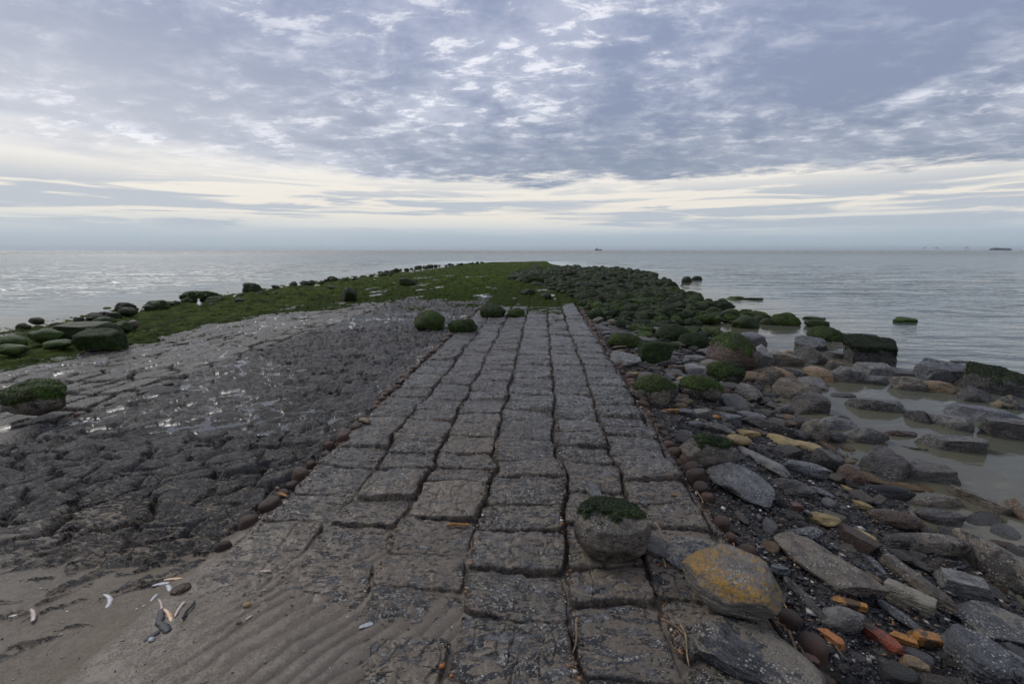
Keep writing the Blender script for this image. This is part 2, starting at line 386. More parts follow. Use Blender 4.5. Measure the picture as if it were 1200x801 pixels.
# ------------------------------------------------------------------ the ground: one fine sheet, split by surface
def ground_mesh():
    a1 = np.radians(np.linspace(-64, 64, 1250)); a0 = np.radians(np.linspace(-180, -64.4, 110)); a2 = np.radians(np.linspace(64.4, 180, 110))
    az = np.concatenate([a0, a1, a2])
    q = np.linspace(0, 1, 700)
    inv = 1/1.25*(1-q)+1/95*q
    r1 = 1/inv
    r2 = np.exp(np.linspace(np.log(1.25), np.log(95), 380))
    r = np.unique(np.concatenate([np.linspace(.02, 1.2, 40), r1, r2, np.linspace(97, 170, 20)]))
    keep = [0]
    for i in range(1, len(r)):
        if r[i]-r[keep[-1]] > .0022*max(r[i], .8) * .55: keep.append(i)
    r = r[keep]
    AA, RR_ = np.meshgrid(az, r)
    x = (RR_*np.sin(AA)).ravel(); y = (RR_*np.cos(AA)).ravel()
    s, t, z, A, B, C, sandy = ground(x, y)
    V = np.stack([x, y, z], -1)
    nr, na = len(r), len(az)
    i, j = np.meshgrid(np.arange(nr-1), np.arange(na-1), indexing='ij')
    b = (i*na+j).ravel()
    Fq = np.stack([b, b+1, b+na+1, b+na], -1)[:, ::-1]
    fs = s[Fq].mean(1); ft = t[Fq].mean(1); fsd = sandy[b] | (fs < .3)
    reg = np.full(len(Fq), 5)
    n1 = .35*np.sin(fs*1.7)+.2*np.sin(fs*4.1)
    reg[(ft > -1.74) & (ft < 1.06)] = 1
    reg[(ft <= -1.74) & (ft > -4.75)] = 2
    reg[(ft <= -4.75) & (ft > -8.5)] = 3
    reg[(ft <= -8.5)] = 4
    reg[(fs > 17-ft*.0+n1*2) & (ft < 1.06)] = 4
    reg[(ft < -17) | (fs > 88)] = 5
    reg[fsd] = 0
    names = {0: ('beach', 'structure'), 1: ('path', 'structure'), 2: ('stone_apron', 'structure'),
             3: ('stone_paving', 'structure'), 4: ('seaweed_cover', 'stuff'), 5: ('shore', 'structure')}
    labels = {0: 'rippled wet brown sand in front of the stone groyne', 1: 'groyne path of large grey wet paving blocks in six columns',
              2: 'dark rough wet stone apron with puddles left of the block path', 3: 'tan flat paving stones beyond the dark stone apron',
              4: 'green seaweed growing over the far groyne and its left flank', 5: 'dark shingle shore and shallow bed right of the path'}
    for k, (nm, kd) in names.items():
        f = Fq[reg == k]
        v2, f2, at = compact(V, f, {'A': A, 'B': B, 'C': C})
        o = link(nm, mesh_np(nm, v2, f2, True, at), GM)
        tag(o, labels[k], nm.replace('_', ' '), kind=kd)
ground_mesh()

# ------------------------------------------------------------------ the sea
def sea():
    m, g = newmat('sea_water')
    P = g.n('ShaderNodeNewGeometry').outputs['Position']
    sp = g.n('ShaderNodeSeparateXYZ', {0: P})
    dist = g.n('ShaderNodeVectorMath', {0: P}, operation='LENGTH').outputs['Value']
    calm, sh, _, _ = g.attr('A')
    c = g.mix(sh, (.066, .088, .076), (.130, .120, .082))
    def wv(scx, scy, sc, det, ro=.5):
        mp = g.n('ShaderNodeMapping', {0: P, 'Rotation': (0, 0, .12), 'Scale': (scx, scy, 1)}).outputs[0]
        return g.noise(mp, sc, det, ro, .3)
    h1 = wv(.35, 1.0, 2.2, 4); h2 = wv(.3, 1.0, .45, 4, .6); h3 = wv(.25, 1.0, .06, 6, .7)
    near = g.m('MULTIPLY', g.m('MULTIPLY', h1, .14), g.ssf(dist, 90, 15))
    mid = g.m('MULTIPLY', g.m('MULTIPLY', h2, 1.3), g.ssf(dist, 10, 40))
    far = g.m('MULTIPLY', g.m('MULTIPLY', h3, 9.0), g.ssf(dist, 90, 400))
    hh = g.m('MULTIPLY', g.m('ADD', near, g.m('ADD', mid, far)), calm)
    bump = g.n('ShaderNodeBump', {'Height': hh, 'Distance': 1.0, 'Strength': .75}).outputs[0]
    ro = g.n('ShaderNodeMapRange', {0: dist, 1: 4.0, 2: 400.0, 3: .06, 4: .16}).outputs[0]
    pr = g.n('ShaderNodeBsdfPrincipled', {'Base Color': c, 'Roughness': ro, 'IOR': 1.333, 'Normal': bump,
                                          'Alpha': g.m('SUBTRACT', 1.0, g.m('MULTIPLY', sh, .22))})
    g.n('ShaderNodeOutputMaterial', {0: pr.outputs[0]})
    az = np.concatenate([np.radians(np.linspace(-180, -66, 40)), np.radians(np.linspace(-65, 65, 620)), np.radians(np.linspace(66, 180, 40))])
    r = np.concatenate([np.exp(np.linspace(np.log(1.5), np.log(120), 560)), np.exp(np.linspace(np.log(123), np.log(26000), 60))])
    AA, RR_ = np.meshgrid(az, r)
    x = (RR_*np.sin(AA)).ravel(); y = (RR_*np.cos(AA)).ravel()
    s, t = st(x, y); w = wline(s)
    off = np.where(t > 0, t-w, -14-t); off = np.where(s > 75, np.maximum(off, s-82), off)
    calm = ss(-.3, 9, off)*.93+.07
    shal = 1-ss(-.5, 5.5, off)
    fall = 1-ss(60, 120, RR_.ravel())
    ampl = calm*fall
    z = np.zeros_like(x)
    for i, (L, a, d) in enumerate([(5.5, .030, .10), (3.1, .016, -.25), (1.7, .009, .4), (.9, .004, -.1)]):
        ph = 2*math.pi*(y*math.cos(d)+x*math.sin(d)*.6)/L+fbm(x*.13/L*4, y*.13/L*4, 3, 60+i)*5
        z += a*np.sin(ph)*(.5+.5*fbm(x*.08, y*.2, 3, 70+i))
    z = z*ampl*1.3+fbm(x*2, y*5, 3, 80)*.006*ampl+WATER
    V = np.stack([x, y, z], -1); nr, na = len(r), len(az)
    i, j = np.meshgrid(np.arange(nr-1), np.arange(na-1), indexing='ij'); b = (i*na+j).ravel()
    Fq = np.stack([b, b+1, b+na+1, b+na], -1)[:, ::-1]
    # keep only the water outside the groyne and off the beach
    ok = ((off[b] > -2.2) | (z[b] > 1)) & ((s[b] > -3) | (np.abs(t[b]) > 200))
    V, Fq, at = compact(V, Fq[ok], {'A': np.stack([calm, shal, calm, calm], -1)})
    o = link('sea', mesh_np('sea', V, Fq, True, at), m)
    tag(o, 'calm grey sea reaching to the horizon', 'sea', kind='structure')
sea()

# ------------------------------------------------------------------ rocks
_ico = {}
def ico(n):
    if n not in _ico:
        bm = bmesh.new(); bmesh.ops.create_icosphere(bm, subdivisions=n, radius=1)
        V = np.array([v.co[:] for v in bm.verts]); Fc = np.array([[v.index for v in f.verts] for f in bm.faces])
        bm.free(); _ico[n] = (V, Fc)
    return _ico[n]
def rock_shape(seed, style='angular', sub=4, rough=1.0):
    rg = np.random.default_rng(seed)
    V, Fc = ico(sub); V = V.copy()
    n0 = V.copy()
    def cut(n, d, soft=.93):
        n = n/np.linalg.norm(n); k = V@n-d; m = k > 0
        V[m] -= np.outer(k[m]*soft, n)
    if style in ('block', 'brick'):
        j = .06 if style == 'brick' else .16
        for ax in range(3):
            for sg in (-1, 1):
                n = rg.normal(0, j, 3); n[ax] += sg; cut(n, rg.uniform(.50, .58))
        for _ in range(3 if style == 'brick' else 6): cut(rg.normal(0, 1, 3), rg.uniform(.70, .80), .9)
        if style == 'brick': cut(np.array([1, .5, .2]), .6); cut(np.array([-1, .3, .35]), .62)
    elif style == 'slab':
        for sg in (-1, 1):
            n = rg.normal(0, .12, 3); n[2] += sg; cut(n, .5)
        for _ in range(9):
            a = rg.uniform(0, 6.28); cut(np.array([math.cos(a), math.sin(a), rg.normal(0, .35)]), rg.uniform(.58, .8))
        for _ in range(3): cut(rg.normal(0, 1, 3)+[0, 0, .8], rg.uniform(.6, .75))
    elif style == 'rhomb':
        for a, d in ((62, .62), (118, .66), (-60, .60), (-122, .64), (90, .56), (-90, .58), (8, .84), (176, .82)):
            a = math.radians(a); cut(np.array([math.cos(a), math.sin(a), 0.]), d, .97)
        cut(np.array([-.06, -.10, 1.]), .46, .97); cut(np.array([.1, -1, .75]), .56); cut(np.array([1, .2, .8]), .66); cut(np.array([-1, .1, .9]), .70)
        for a in (0, 60, 120, 180, 240, 300): cut(np.array([math.cos(math.radians(a)), math.sin(math.radians(a)), -.8]), .60, .9)
    elif style == 'drum':
        cut(np.array([.02, -.12, 1.]), .52); cut(np.array([0, -1, -.45]), .86)
        for _ in range(7): cut(rg.normal(0, 1, 3)*[1, 1, .4], rg.uniform(.8, .93), .8)
    elif style == 'angular':
        for _ in range(13): cut(rg.normal(0, 1, 3)*[1, 1, 1.2], rg.uniform(.52, .82))
    else:  # round
        for _ in range(9): cut(rg.normal(0, 1, 3), rg.uniform(.74, .92), .75)
    o = rg.uniform(0, 50, 3)
    amp = {'round': .085, 'brick': .03, 'drum': .045, 'rhomb': .035}.get(style, .065)*rough
    V += n0*(fbm3(V*1.9+o, 4, seed % 97)*amp*1.6)[:, None]
    f = fbm3(V*6+o, 3, 5); V += n0*(-np.abs(f)*amp*.8)[:, None]
    if style in ('slab', 'angular', 'block'):
        # bedding steps
        n = np.array([rg.normal(0, .25), rg.normal(0, .25), 1]); n /= np.linalg.norm(n)
        q = V@n+fbm3(V*1.5+o, 2, 3)*.08; stp = np.round(q*7)/7
        V += n0*(((q-stp)*7)*.018*rough)[:, None]
    lo, hi = V.min(0), V.max(0)
    return (V-(lo+hi)/2)/(hi-lo), Fc
def rock_obj(name, dims, style, mat, seed, sub=4, parent=None, rough=1.0):
    V, Fc = rock_shape(seed, style, sub, rough)
    V = V*np.array(dims)
    o = link(name, mesh_np(name, V, Fc), mat, parent)
    return o, V, Fc
def tufts(V, Fc, zmin, n, size, rg, weight=None):
    """small drooping weed blades rooted on the surface"""
    tri = V[Fc]; c = tri.mean(1); nn = np.cross(tri[:, 1]-tri[:, 0], tri[:, 2]-tri[:, 0]); ar = np.linalg.norm(nn, axis=1)
    nn = nn/np.maximum(ar, 1e-9)[:, None]
    w = ar*(weight if weight is not None else (nn[:, 2] > zmin)); w = w/w.sum()
    k = rg.choice(len(c), n, p=w); p = c[k]; nv = nn[k]
    rd = rg.normal(0, 1, (n, 3)); side = np.cross(nv, rd); side /= np.linalg.norm(side, axis=1)[:, None]
    fall = np.cross(side, nv); fall *= np.where(fall[:, 2] > 0, -1, 1)[:, None]
    L = (size*rg.uniform(.5, 1.3, n))[:, None]; W = L*.22
    a = p-side*W-nv*size*.05; b = p+side*W-nv*size*.05
    m1 = p+nv*L*.28+fall*L*.4; tip = p+nv*L*.12+fall*L*1.0+rg.normal(0, 1, (n, 3))*L*.12
    P = np.stack([a, b, m1+side*W*.8, m1-side*W*.8, tip], 1).reshape(-1, 3)
    i0 = np.arange(n)*5
    T = np.concatenate([np.stack([i0, i0+1, i0+2], -1), np.stack([i0, i0+2, i0+3], -1), np.stack([i0+3, i0+2, i0+4], -1)])
    return P, T
def seaweed_cap(parent, V, Fc, cover, seed, mat, dens=1.0, thick=.012, capb=0.0):
    """weed lying over the upper part of a rock: a thick ragged mat and its blades"""
    rg = np.random.default_rng(seed)
    D = V.max(0)-V.min(0); size = float(D.max())
    tri = V[Fc]; c = tri.mean(1); nn = np.cross(tri[:, 1]-tri[:, 0], tri[:, 2]-tri[:, 0]); nn /= np.maximum(np.linalg.norm(nn, axis=1), 1e-9)[:, None]
    zz = c[:, 2]/D[2]+.5
    rag = fbm3(c/size*5+seed, 3, 8)*.22+fbm3(c/size*14+seed, 2, 9)*.08
    sel = (zz+rag+nn[:, 2]*.12+capb*c[:, 1]/D[1]) > (1-cover)
    if sel.sum() < 10: sel = zz > .6
    f = Fc[sel]
    vn_ = np.zeros_like(V)
    for k in range(3): np.add.at(vn_, Fc[:, k], nn)
    vn_ /= np.maximum(np.linalg.norm(vn_, axis=1), 1e-9)[:, None]
    cnt = np.zeros(len(V)); np.add.at(cnt, f.ravel(), 1)
    tot = np.zeros(len(V)); np.add.at(tot, Fc.ravel(), 1)
    inn = (cnt == tot)
    off = np.where(inn, thick*(1.1+fbm3(V/size*18, 3, 3)*.9), -.004)
    V2 = V+vn_*off[:, None]
    n = int(2600*dens*max(sel.mean(), .1)*2)
    P, T = tufts(V2, f, -2, int(n*1.6), .010+size*.030, rg)
    Va, fa, _ = compact(V2, f, {})
    VV = np.concatenate([Va, P]); FF = np.concatenate([fa, T+len(Va)])
    return link('seaweed', mesh_np('seaweed', VV, FF, True), mat, parent)

def place(u, v, L, h, ang, hr, emb=.2, zoff=0.0):
    """image position, long and short extents and tilt -> world centre, yaw and size"""
    z = -.2
    if hit(u, v, -.3)[0] < -6: zoff += .09
    for _ in range(6):
        x, y = hit(u, v, z); s, t = st(x, y)
        zg = max(float(base(np.array([s]), np.array([t]))[0]), WATER-.05)+zoff
        d = ray(u, v); al = math.atan2(-d[2], math.hypot(d[0], d[1]))
        a = R(ang); ca, sa = math.cos(a), math.sin(a)
        p1 = np.array(hit(u-ca*L/2, v-sa*L/2, z)); p2 = np.array(hit(u+ca*L/2, v+sa*L/2, z))
        q1 = np.array(hit(u+sa*h/2, v-ca*h/2, z)); q2 = np.array(hit(u-sa*h/2, v+ca*h/2, z))
        dl = p2-p1; LL = np.linalg.norm(dl); e = dl/LL
        Wg = abs(np.cross(e, q2-q1)) if False else abs(e[0]*(q2-q1)[1]-e[1]*(q2-q1)[0])
        k = math.sin(al)/(hr*math.cos(al)+math.sin(al))
        W = Wg*k
        # at grazing angles use plain apparent sizes
        depth = y*math.cos(PITCH)+(CAMH-z)*math.sin(PITCH)
        W = min(W, LL*1.3); W = max(W, h*depth/F*.55)
        H = hr*W
        if al < R(14): H = h*depth/F*.85; W = max(min(W, LL), LL*.6)
        z = zg+H*(.5-emb)
    return x, y, z, math.atan2(e[1], e[0]), LL, W, H

HERO = []   # footprint circles already taken
def hero(u, v, L, h, ang, style, mat, label, hr=.85, cover=0, cat='rock', name='rock', emb=.12, group=None, zoff=0, dens=1.0, capmat='moss', dims=None, capb=0.0):
    x, y, z, yaw, LL, W, H = place(u, v, L, h, ang, hr, emb, zoff)
    dist = math.hypot(x, y); px_ = LL/dist*F
    sub = 5 if px_ > 55 else (4 if px_ > 16 else 3)
    seed = int(u*7+v*13)
    # keep the visible box: dims follow the apparent box, buried a little
    hr_ = 1.3 if x > 1 else 1.15
    gs = 1.14 if (x > 1 and LL > .12) else 1.0
    if x < -4: hr_ = 1.5
    if dims: LL, W, H = dims; hr_ = 1; gs = 1/1.05
    if float(base(np.array([st(x, y)[0]]), np.array([st(x, y)[1]]))[0]) < WATER+.04: hr_ *= 1.45
    o, V, Fc = rock_obj(name, (LL*1.05*gs, W*1.12*gs*(1 if not dims else .93), H*hr_), style, M[mat], seed, sub)
    o.location = (x, y, z-H*.05); o.rotation_euler = (random.gauss(0, .05), random.gauss(0, .05), yaw)
    tag(o, label, cat, group)
    HERO.append((x, y, max(LL, W)*.42))
    if cover != 0: seaweed_cap(o, V, Fc, cover, seed, M[capmat], dens, .010 if dist < 6 else .02, capb)
    return o
ROCKS = [
# u, v, L, h, ang, style, mat, label, (extras)
(717,622,84,78,0,'drum','bould','round boulder with a flat green weed cap standing on the block path',dict(hr=.88,cover=-.02,emb=.04,dens=2.2,dims=(.42,.34,.25),capb=.6)),
(856,688,114,68,29,'rhomb','lichen','large boulder crusted with yellow lichen at the right edge of the path',dict(hr=.55,emb=.05,zoff=.03,dims=(.43,.33,.24))),
(880,764,150,74,33,'slab','sandy','big slate slab with sand streaks under the yellow lichen boulder',dict(hr=.2,dims=(.52,.31,.09))),
(815,652,92,54,10,'slab','sandy','blue-grey slab wedged behind the yellow lichen boulder',dict(hr=.22,emb=.35)),
(963,664,112,42,31,'slab','brown','large layered brown-grey slab right of the stake row',dict(hr=.4)),
(940,624,38,22,5,'angular','blue','small blue-grey rock just above the large layered slab',{}),
(943,700,62,19,46,'angular','dark','dark pointed slate beside the stakes and the layered slab',{}),
(914,668,24,18,10,'angular','blue','small bluish stone touching the stake row beside the layered slab',{}),
(987,725,48,38,5,'round','grey','grey-green barnacled cobble below the ochre brick strip',dict(hr=.85)),
(985,705,52,12,12,'brick','ochre','flat ochre brick strip lying on the grey-green cobble',dict(cat='brick',name='brick')),
(974,748,38,17,35,'brick','orange','broken orange brick with a notched face beside the stakes',dict(cat='brick',name='brick')),
(1033,748,54,16,36,'brick','red','worn orange-red brick lying on black shingle',dict(cat='brick',name='brick')),
(1058,748,36,12,20,'brick','ochre','thin amber brick sliver between the red brick and the amber brick',dict(cat='brick',name='brick')),
(1086,748,38,21,8,'brick','ochre','amber brick block at the right of the row of bricks',dict(cat='brick',name='brick',hr=.8)),
(1071,780,30,26,12,'brick','tan','tan half brick below the amber bricks',dict(cat='brick',name='brick',hr=.8)),
(948,773,26,14,25,'brick','maroon','dark red brick fragment between two stake heads',dict(cat='brick',name='brick')),
(932,595,12,17,0,'brick','maroon','dark red brick fragment upright above the yellow stone',dict(cat='brick',name='brick',hr=1.0)),
(1145,768,84,62,32,'angular','blue','large blue-grey pointed boulder with white barnacles at bottom right',dict(hr=.85)),
(1172,738,100,56,30,'slab','sandy','dark slab with sand film by the water at the lower right corner',dict(hr=.3,emb=.3)),
(1196,782,56,30,25,'angular','blue','dark blue-grey rock cut by the bottom right corner',{}),
(1065,700,58,27,22,'block','pale','pale greenish-white oblong stone on black shingle',dict(hr=.85)),
(1051,719,60,14,38,'round','blue','long smooth slate-blue stone left of the pale oblong stone',dict(hr=.85)),
(1023,660,32,13,42,'slab','blue','small lilac slate leaning on the long grey slab',{}),
(1061,672,112,25,38,'slab','brown','long narrow grey-brown slab slanting towards the pale stone',dict(hr=.85)),
(1130,687,60,33,15,'block','lgrey','light grey block with a pale broken end near the big lumpy boulder',dict(hr=.85)),
(1085,636,88,38,2,'round','bould','rounded dark brown boulder with white barnacles beside the lumpy boulder',dict(hr=1.0)),
(1163,660,104,46,34,'round','bould','big lumpy grey-brown boulder at the edge of the water',dict(hr=.85)),
(1012,628,34,13,28,'slab','yellow','yellow stone left of the rounded dark brown boulder',{}),
(1045,608,64,26,8,'round','rusty','brown wet boulder above the rounded barnacled boulder',{}),
(1094,590,60,20,3,'round','brown','upper grey-brown boulder right of the black oblong stone',{}),
(1102,609,52,20,8,'angular','dark','dark wet rock between the brown boulders at the water edge',{}),
(985,618,30,11,35,'slab','blue','lilac-grey slate right of the yellow stone',{}),
(960,607,42,17,8,'slab','yellow','smooth yellow stone above the large layered slab',dict(hr=.35)),
(1010,592,28,12,32,'slab','yellow','narrow yellow stone below the black oblong stone',{}),
(992,572,16,6,20,'slab','yellow','tiny yellow chip beside the pinkish rock',{}),
(1036,577,62,18,2,'round','black','black smooth oblong stone at the water edge',dict(hr=.85)),
(1035,547,64,38,10,'angular','dark','tall dark boulder behind the black oblong stone',dict(hr=.85)),
(1086,558,66,26,11,'angular','grey','grey sloping boulder reaching into the pool right of the dark boulder',{}),
(997,556,30,28,15,'round','rusty','pinkish-brown rock left of the tall dark boulder',{}),
(1146,589,70,21,22,'block','brown','beam-shaped brown block with white barnacles lying in the pool',dict(hr=.85)),
(1190,600,44,34,40,'angular','sponge','rough tan crusted rock cut by the right edge',dict(hr=.85)),
(1113,523,66,27,4,'block','grey','barnacled grey block with a pale flat top standing in the pool',dict(hr=.8)),
(1056,511,48,14,3,'angular','rusty','reddish-brown low rock left of the barnacled grey block',{}),
(1068,527,32,9,12,'slab','dark','thin dark rock in front of the reddish-brown rock',{}),
(1014,513,42,25,3,'angular','grey','peaked barnacled rock left of the reddish-brown rock',dict(hr=.8)),
(982,498,40,21,0,'angular','lgrey','speckled light rock in the pool above the peaked rock',dict(hr=.8)),
(955,507,30,25,10,'round','brown','smooth brown-grey rock left of the speckled light rock',dict(hr=.8)),
(972,513,34,15,5,'angular','dark','dark rock in front of the speckled light rock',{}),
(1077,492,36,17,12,'angular','dark','dark wedge at the left end of the pale barnacled slab',dict(hr=.85)),
(1110,497,50,22,18,'slab','lgrey','pale barnacled slab sloping into the pool',dict(hr=.85)),
(1145,487,80,22,7,'slab','blue','wide grey slab in the water left of the dark barnacled block',dict(hr=.45)),
(1182,508,58,33,3,'block','dark','dark barnacled block standing in the water at the right edge',dict(hr=.8)),
(1182,476,42,18,10,'angular','tworock','tan and dark two-toned rock near the right edge',{}),
(1142,466,46,16,4,'angular','dark','dark low rock between the two slate masses on the right',{}),
(1163,452,84,28,10,'slab','dark','big dark slate mass with weed on top at the right edge',dict(hr=.6,cover=.12,capmat='mossdark')),
(1102,441,58,22,6,'slab','blue','dark slate wedge left of the big slate mass',dict(hr=.85)),
(1064,453,40,16,6,'angular','brown','brown-grey rock left of the half sunk tan rock',{}),
(1096,456,46,14,8,'round','tan','half sunk tan rock below the slate wedge',{}),
(1056,438,36,9,4,'slab','dark','flat dark rock right of the pale square block',{}),
(1022,448,34,10,3,'slab','dark','flat wet rock below the pale square block',{}),
(1021,435,33,14,2,'block','lgrey','pale square block in front of the big weedy boulder',dict(hr=.8)),
(1020,417,54,29,3,'block','dark','big square boulder with weed on its top standing in the water',dict(hr=.9,cover=.30,capmat='mossdark')),
(983,418,30,8,3,'slab','dark','flat dark rock left of the big square boulder',{}),
(1025,477,60,20,5,'slab','grey','grey slab lying in the pool above the peaked rock',dict(hr=.5)),
(986,466,28,8,4,'slab','dark','thin dark rock left of the grey slab in the pool',{}),
(989,442,40,18,3,'angular','grey','barnacled grey rock right of the orange-tan stone',dict(hr=.85)),
(978,431,20,13,10,'angular','ochretop','small dark rock with an ochre corner left of the square boulder',{}),
(957,441,30,15,18,'round','tan','orange-tan stone at the edge of the pool',dict(hr=.85)),
(951,451,24,10,30,'slab','grey','grey slate under the orange-tan stone',{}),
(912,446,46,23,8,'angular','ochretop','boulder with an ochre top above the large brown boulder',dict(hr=.85)),
(932,460,48,26,12,'round','brown','large brown boulder at the left end of the pool',dict(hr=.8)),
(951,475,38,24,12,'round','dark','dark front half of the large brown boulder pair in the pool',dict(hr=.8)),
(919,481,20,14,6,'angular','grey','small grey rock in the pool left of the large brown boulders',{}),
(876,458,28,28,22,'angular','grey','upright grey rock left of the pool',dict(hr=.8)),
(928,439,28,12,12,'slab','grey','grey slab between the ochre-topped boulder and the orange-tan stone',{}),
(948,420,38,22,5,'angular','grey','grey boulder with a steep face in front of the slate slab',dict(hr=.8)),
(949,406,36,14,8,'slab','blue','blue-grey slate slab left of the weedy hump',dict(hr=.85)),
(969,395,30,15,14,'round','dark','hump of rock covered by green weed standing in the sea',dict(hr=.8,cover=.6)),
(986,405,22,5,8,'slab','dark','thin dark rock trailing from the weedy hump',{}),
(924,416,14,8,5,'round','tan','small tan stone behind the grey boulders',{}),
(914,423,42,17,10,'angular','brown','brown-grey rock behind the ochre-topped boulder',{}),
(888,422,32,23,6,'angular','lgrey','light grey boulder right of the weedy brown boulder',dict(hr=.85)),
(876,399,36,14,10,'angular','blue','grey wedge-shaped rock at the upper water edge',{}),
(891,401,16,8,5,'angular','dark','small dark rock right of the grey wedge-shaped rock',{}),
(856,417,52,36,10,'round','rusty','wide brown boulder hung with weed near the upper pool',dict(hr=.7,cover=.25)),
(832,414,28,12,4,'angular','grey','grey rock left of the weed-hung brown boulder',{}),
(835,427,28,13,6,'angular','brown','brown-grey rock left below the weed-hung brown boulder',{}),
(847,438,42,27,4,'round','bould','boulder with a thick green weed top right of the pale-faced weedy rock',dict(hr=.9,cover=.45,dens=1.2)),
(820,456,44,30,6,'round','bould','weedy rock with a bare pale face in front',dict(hr=1.0,cover=.34,dens=1.2)),
(766,458,48,37,3,'round','bould','big dark boulder with weed on top right of the stake row',dict(hr=1.0,cover=.30,dens=1.2)),
(767,414,31,25,0,'block','dark','squarish boulder wrapped in hanging green weed',dict(hr=.8,cover=.85,dens=2.0)),
(731,400,30,17,0,'round','dark','low weed-covered boulder beside the path edge',dict(hr=.7,cover=.75,dens=1.5)),
(812,401,28,19,0,'round','dark','weed-covered boulder left of the upper pool',dict(hr=.7,cover=.85,dens=1.5)),
(787,392,32,22,0,'round','brown','half bare weedy boulder behind the squarish weedy one',dict(hr=.7,cover=.55,dens=1.5)),
(817,435,30,15,5,'slab','lgrey','pale grey slab between two weedy rocks',{}),
(815,421,22,8,0,'slab','grey','flat grey stone above the pale grey slab',{}),
(734,421,30,15,5,'slab','lgrey','pale flat stone beside the path behind the dark boulder',dict(hr=.3)),
(741,438,13,6,0,'slab','yellow','yellow chip beside the stakes near the pale flat stone',{}),
(799,445,13,9,0,'round','yellow','left yellow pebble of the pair above the weedy rock',{}),
(808,447,12,7,0,'round','tan','right tan pebble of the pair above the weedy rock',{}),
(786,440,11,7,0,'round','tan','small tan pebble right of the dark weed-topped boulder',{}),
(784,482,24,10,-8,'slab','ochre','ochre flat stone below the dark weed-topped boulder',{}),
(797,475,16,9,0,'round','tan','tan pebble right above the ochre flat stone',{}),
(804,484,18,12,0,'angular','blue','grey stone right of the ochre flat stone',{}),
(822,485,22,15,10,'angular','grey','grey stone left of the orange pebble',{}),
(816,497,16,10,0,'round','blue','bluish pebble above the brown dome-shaped boulder',{}),
(792,453,13,16,0,'slab','lgrey','pale upright chip between the two weedy rocks',{}),
(839,489,11,8,0,'round','ochre','small orange pebble among dark stones',{}),
(856,492,22,16,5,'block','blue','small grey slate block right of the orange pebble',{}),
(840,502,36,14,15,'angular','grey','grey barnacled rock below the orange pebble',{}),
(902,498,58,19,9,'angular','dark','long black barnacled rock left of the pool',dict(hr=.85)),
(878,488,36,12,12,'slab','blue','slate ledge above the long black barnacled rock',{}),
(864,515,30,15,5,'round','yellow','rounded yellow stone right of the brown dome-shaped boulder',dict(hr=.5)),
(877,508,24,10,8,'slab','yellow','flat yellow stone behind the rounded yellow stone',{}),
(915,515,38,14,20,'slab','yellow','left yellow slab at the tip of the pool',dict(hr=.35)),
(941,522,40,14,14,'slab','yellow','right yellow slab at the tip of the pool',dict(hr=.35)),
(831,530,58,44,5,'round','bould','brown dome-shaped boulder with weed on its left side',dict(hr=1.1,cover=.12,dens=1.0)),
(892,538,62,17,33,'slab','lgrey','long pale grey slab slanting right of the dome-shaped boulder',dict(hr=.4)),
(869,567,72,50,32,'angular','blue','large blue-grey triangular rock next to the stake row',dict(hr=.45)),
(945,549,52,15,9,'slab','blue','blue-grey slab edged with tan below the yellow slabs',{}),
(930,572,44,22,10,'angular','dark','dark barnacled rock above the dark red brick fragment',{}),
(962,576,28,9,20,'round','blue','narrow smooth blue stone in wet sand',{}),
(884,600,20,9,50,'slab','grey','small grey slate beside the triangular rock',{}),
(857,548,18,8,30,'slab','yellow','yellowish sliver at the tip of the triangular rock',{}),
# sea outliers on the right
(918,378,32,12,2,'round','dark','weedy rock standing in the water left of two flat weedy rocks',dict(hr=.8,cover=.7,cat='boulder',name='mossy_boulder')),
(921,371,18,7,2,'round','moss','low green boulder right behind the weedy rock in the water',dict(cat='boulder',name='mossy_boulder')),
(957,382,21,8,2,'block','dark','small square weedy rock in the sea',dict(cover=.5,cat='boulder',name='mossy_boulder')),
(955,374,25,4,2,'slab','mossdark','thin flat weedy rock awash behind the small square one',dict(cat='boulder',name='mossy_boulder')),
(1059,376,23,6,0,'slab','moss','lone flat green rock awash far out on the right',dict(cat='boulder',name='mossy_boulder')),
(1014,394,21,4,2,'slab','dark','upper of two thin rocks awash behind the square boulder',{}),
(1005,399,20,4,4,'slab','dark','lower of two thin rocks awash behind the square boulder',{}),
(1093,425,22,6,8,'slab','dark','left dark rock awash beyond the slate wedge',{}),
(1126,425,22,4,2,'slab','dark','thin dark rock awash right beyond the slate wedge',{}),
(1131,431,9,6,0,'round','dark','tiny dark rock tip behind the slate masses',{}),
(874,381,26,15,0,'round','moss','green boulder at the right end of the weedy field by the pool',dict(hr=.7,cat='boulder',name='mossy_boulder')),
(889,376,13,9,0,'round','mossdark','narrow dark weedy boulder at the water between two wider ones',dict(hr=.7,cat='boulder',name='mossy_boulder')),
(898,379,12,9,0,'round','mossdark','small dark weedy boulder left of the weedy rock in the water',dict(hr=.7,cat='boulder',name='mossy_boulder')),
(856,369,20,10,0,'round','moss','green boulder on the point above the pool',dict(hr=.7,cat='boulder',name='mossy_boulder')),
(862,350,17,4,0,'slab','moss','flat weedy rock awash off the point',dict(cat='boulder',name='mossy_boulder')),
(846,353,11,5,0,'round','moss','small weedy rock just off the field in the sea',dict(cat='boulder',name='mossy_boulder')),
(884,351,20,3,0,'slab','mossdark','dark streak of rock awash beyond the flat weedy rock',dict(cat='boulder',name='mossy_boulder')),
(805,329,10,7,0,'round','mossdark','left one of two far weedy rocks off the field',dict(hr=.7,cat='boulder',name='mossy_boulder')),
(816,327,11,5,0,'round','mossdark','right one of two far weedy rocks off the field',dict(hr=.7,cat='boulder',name='mossy_boulder')),
# left side
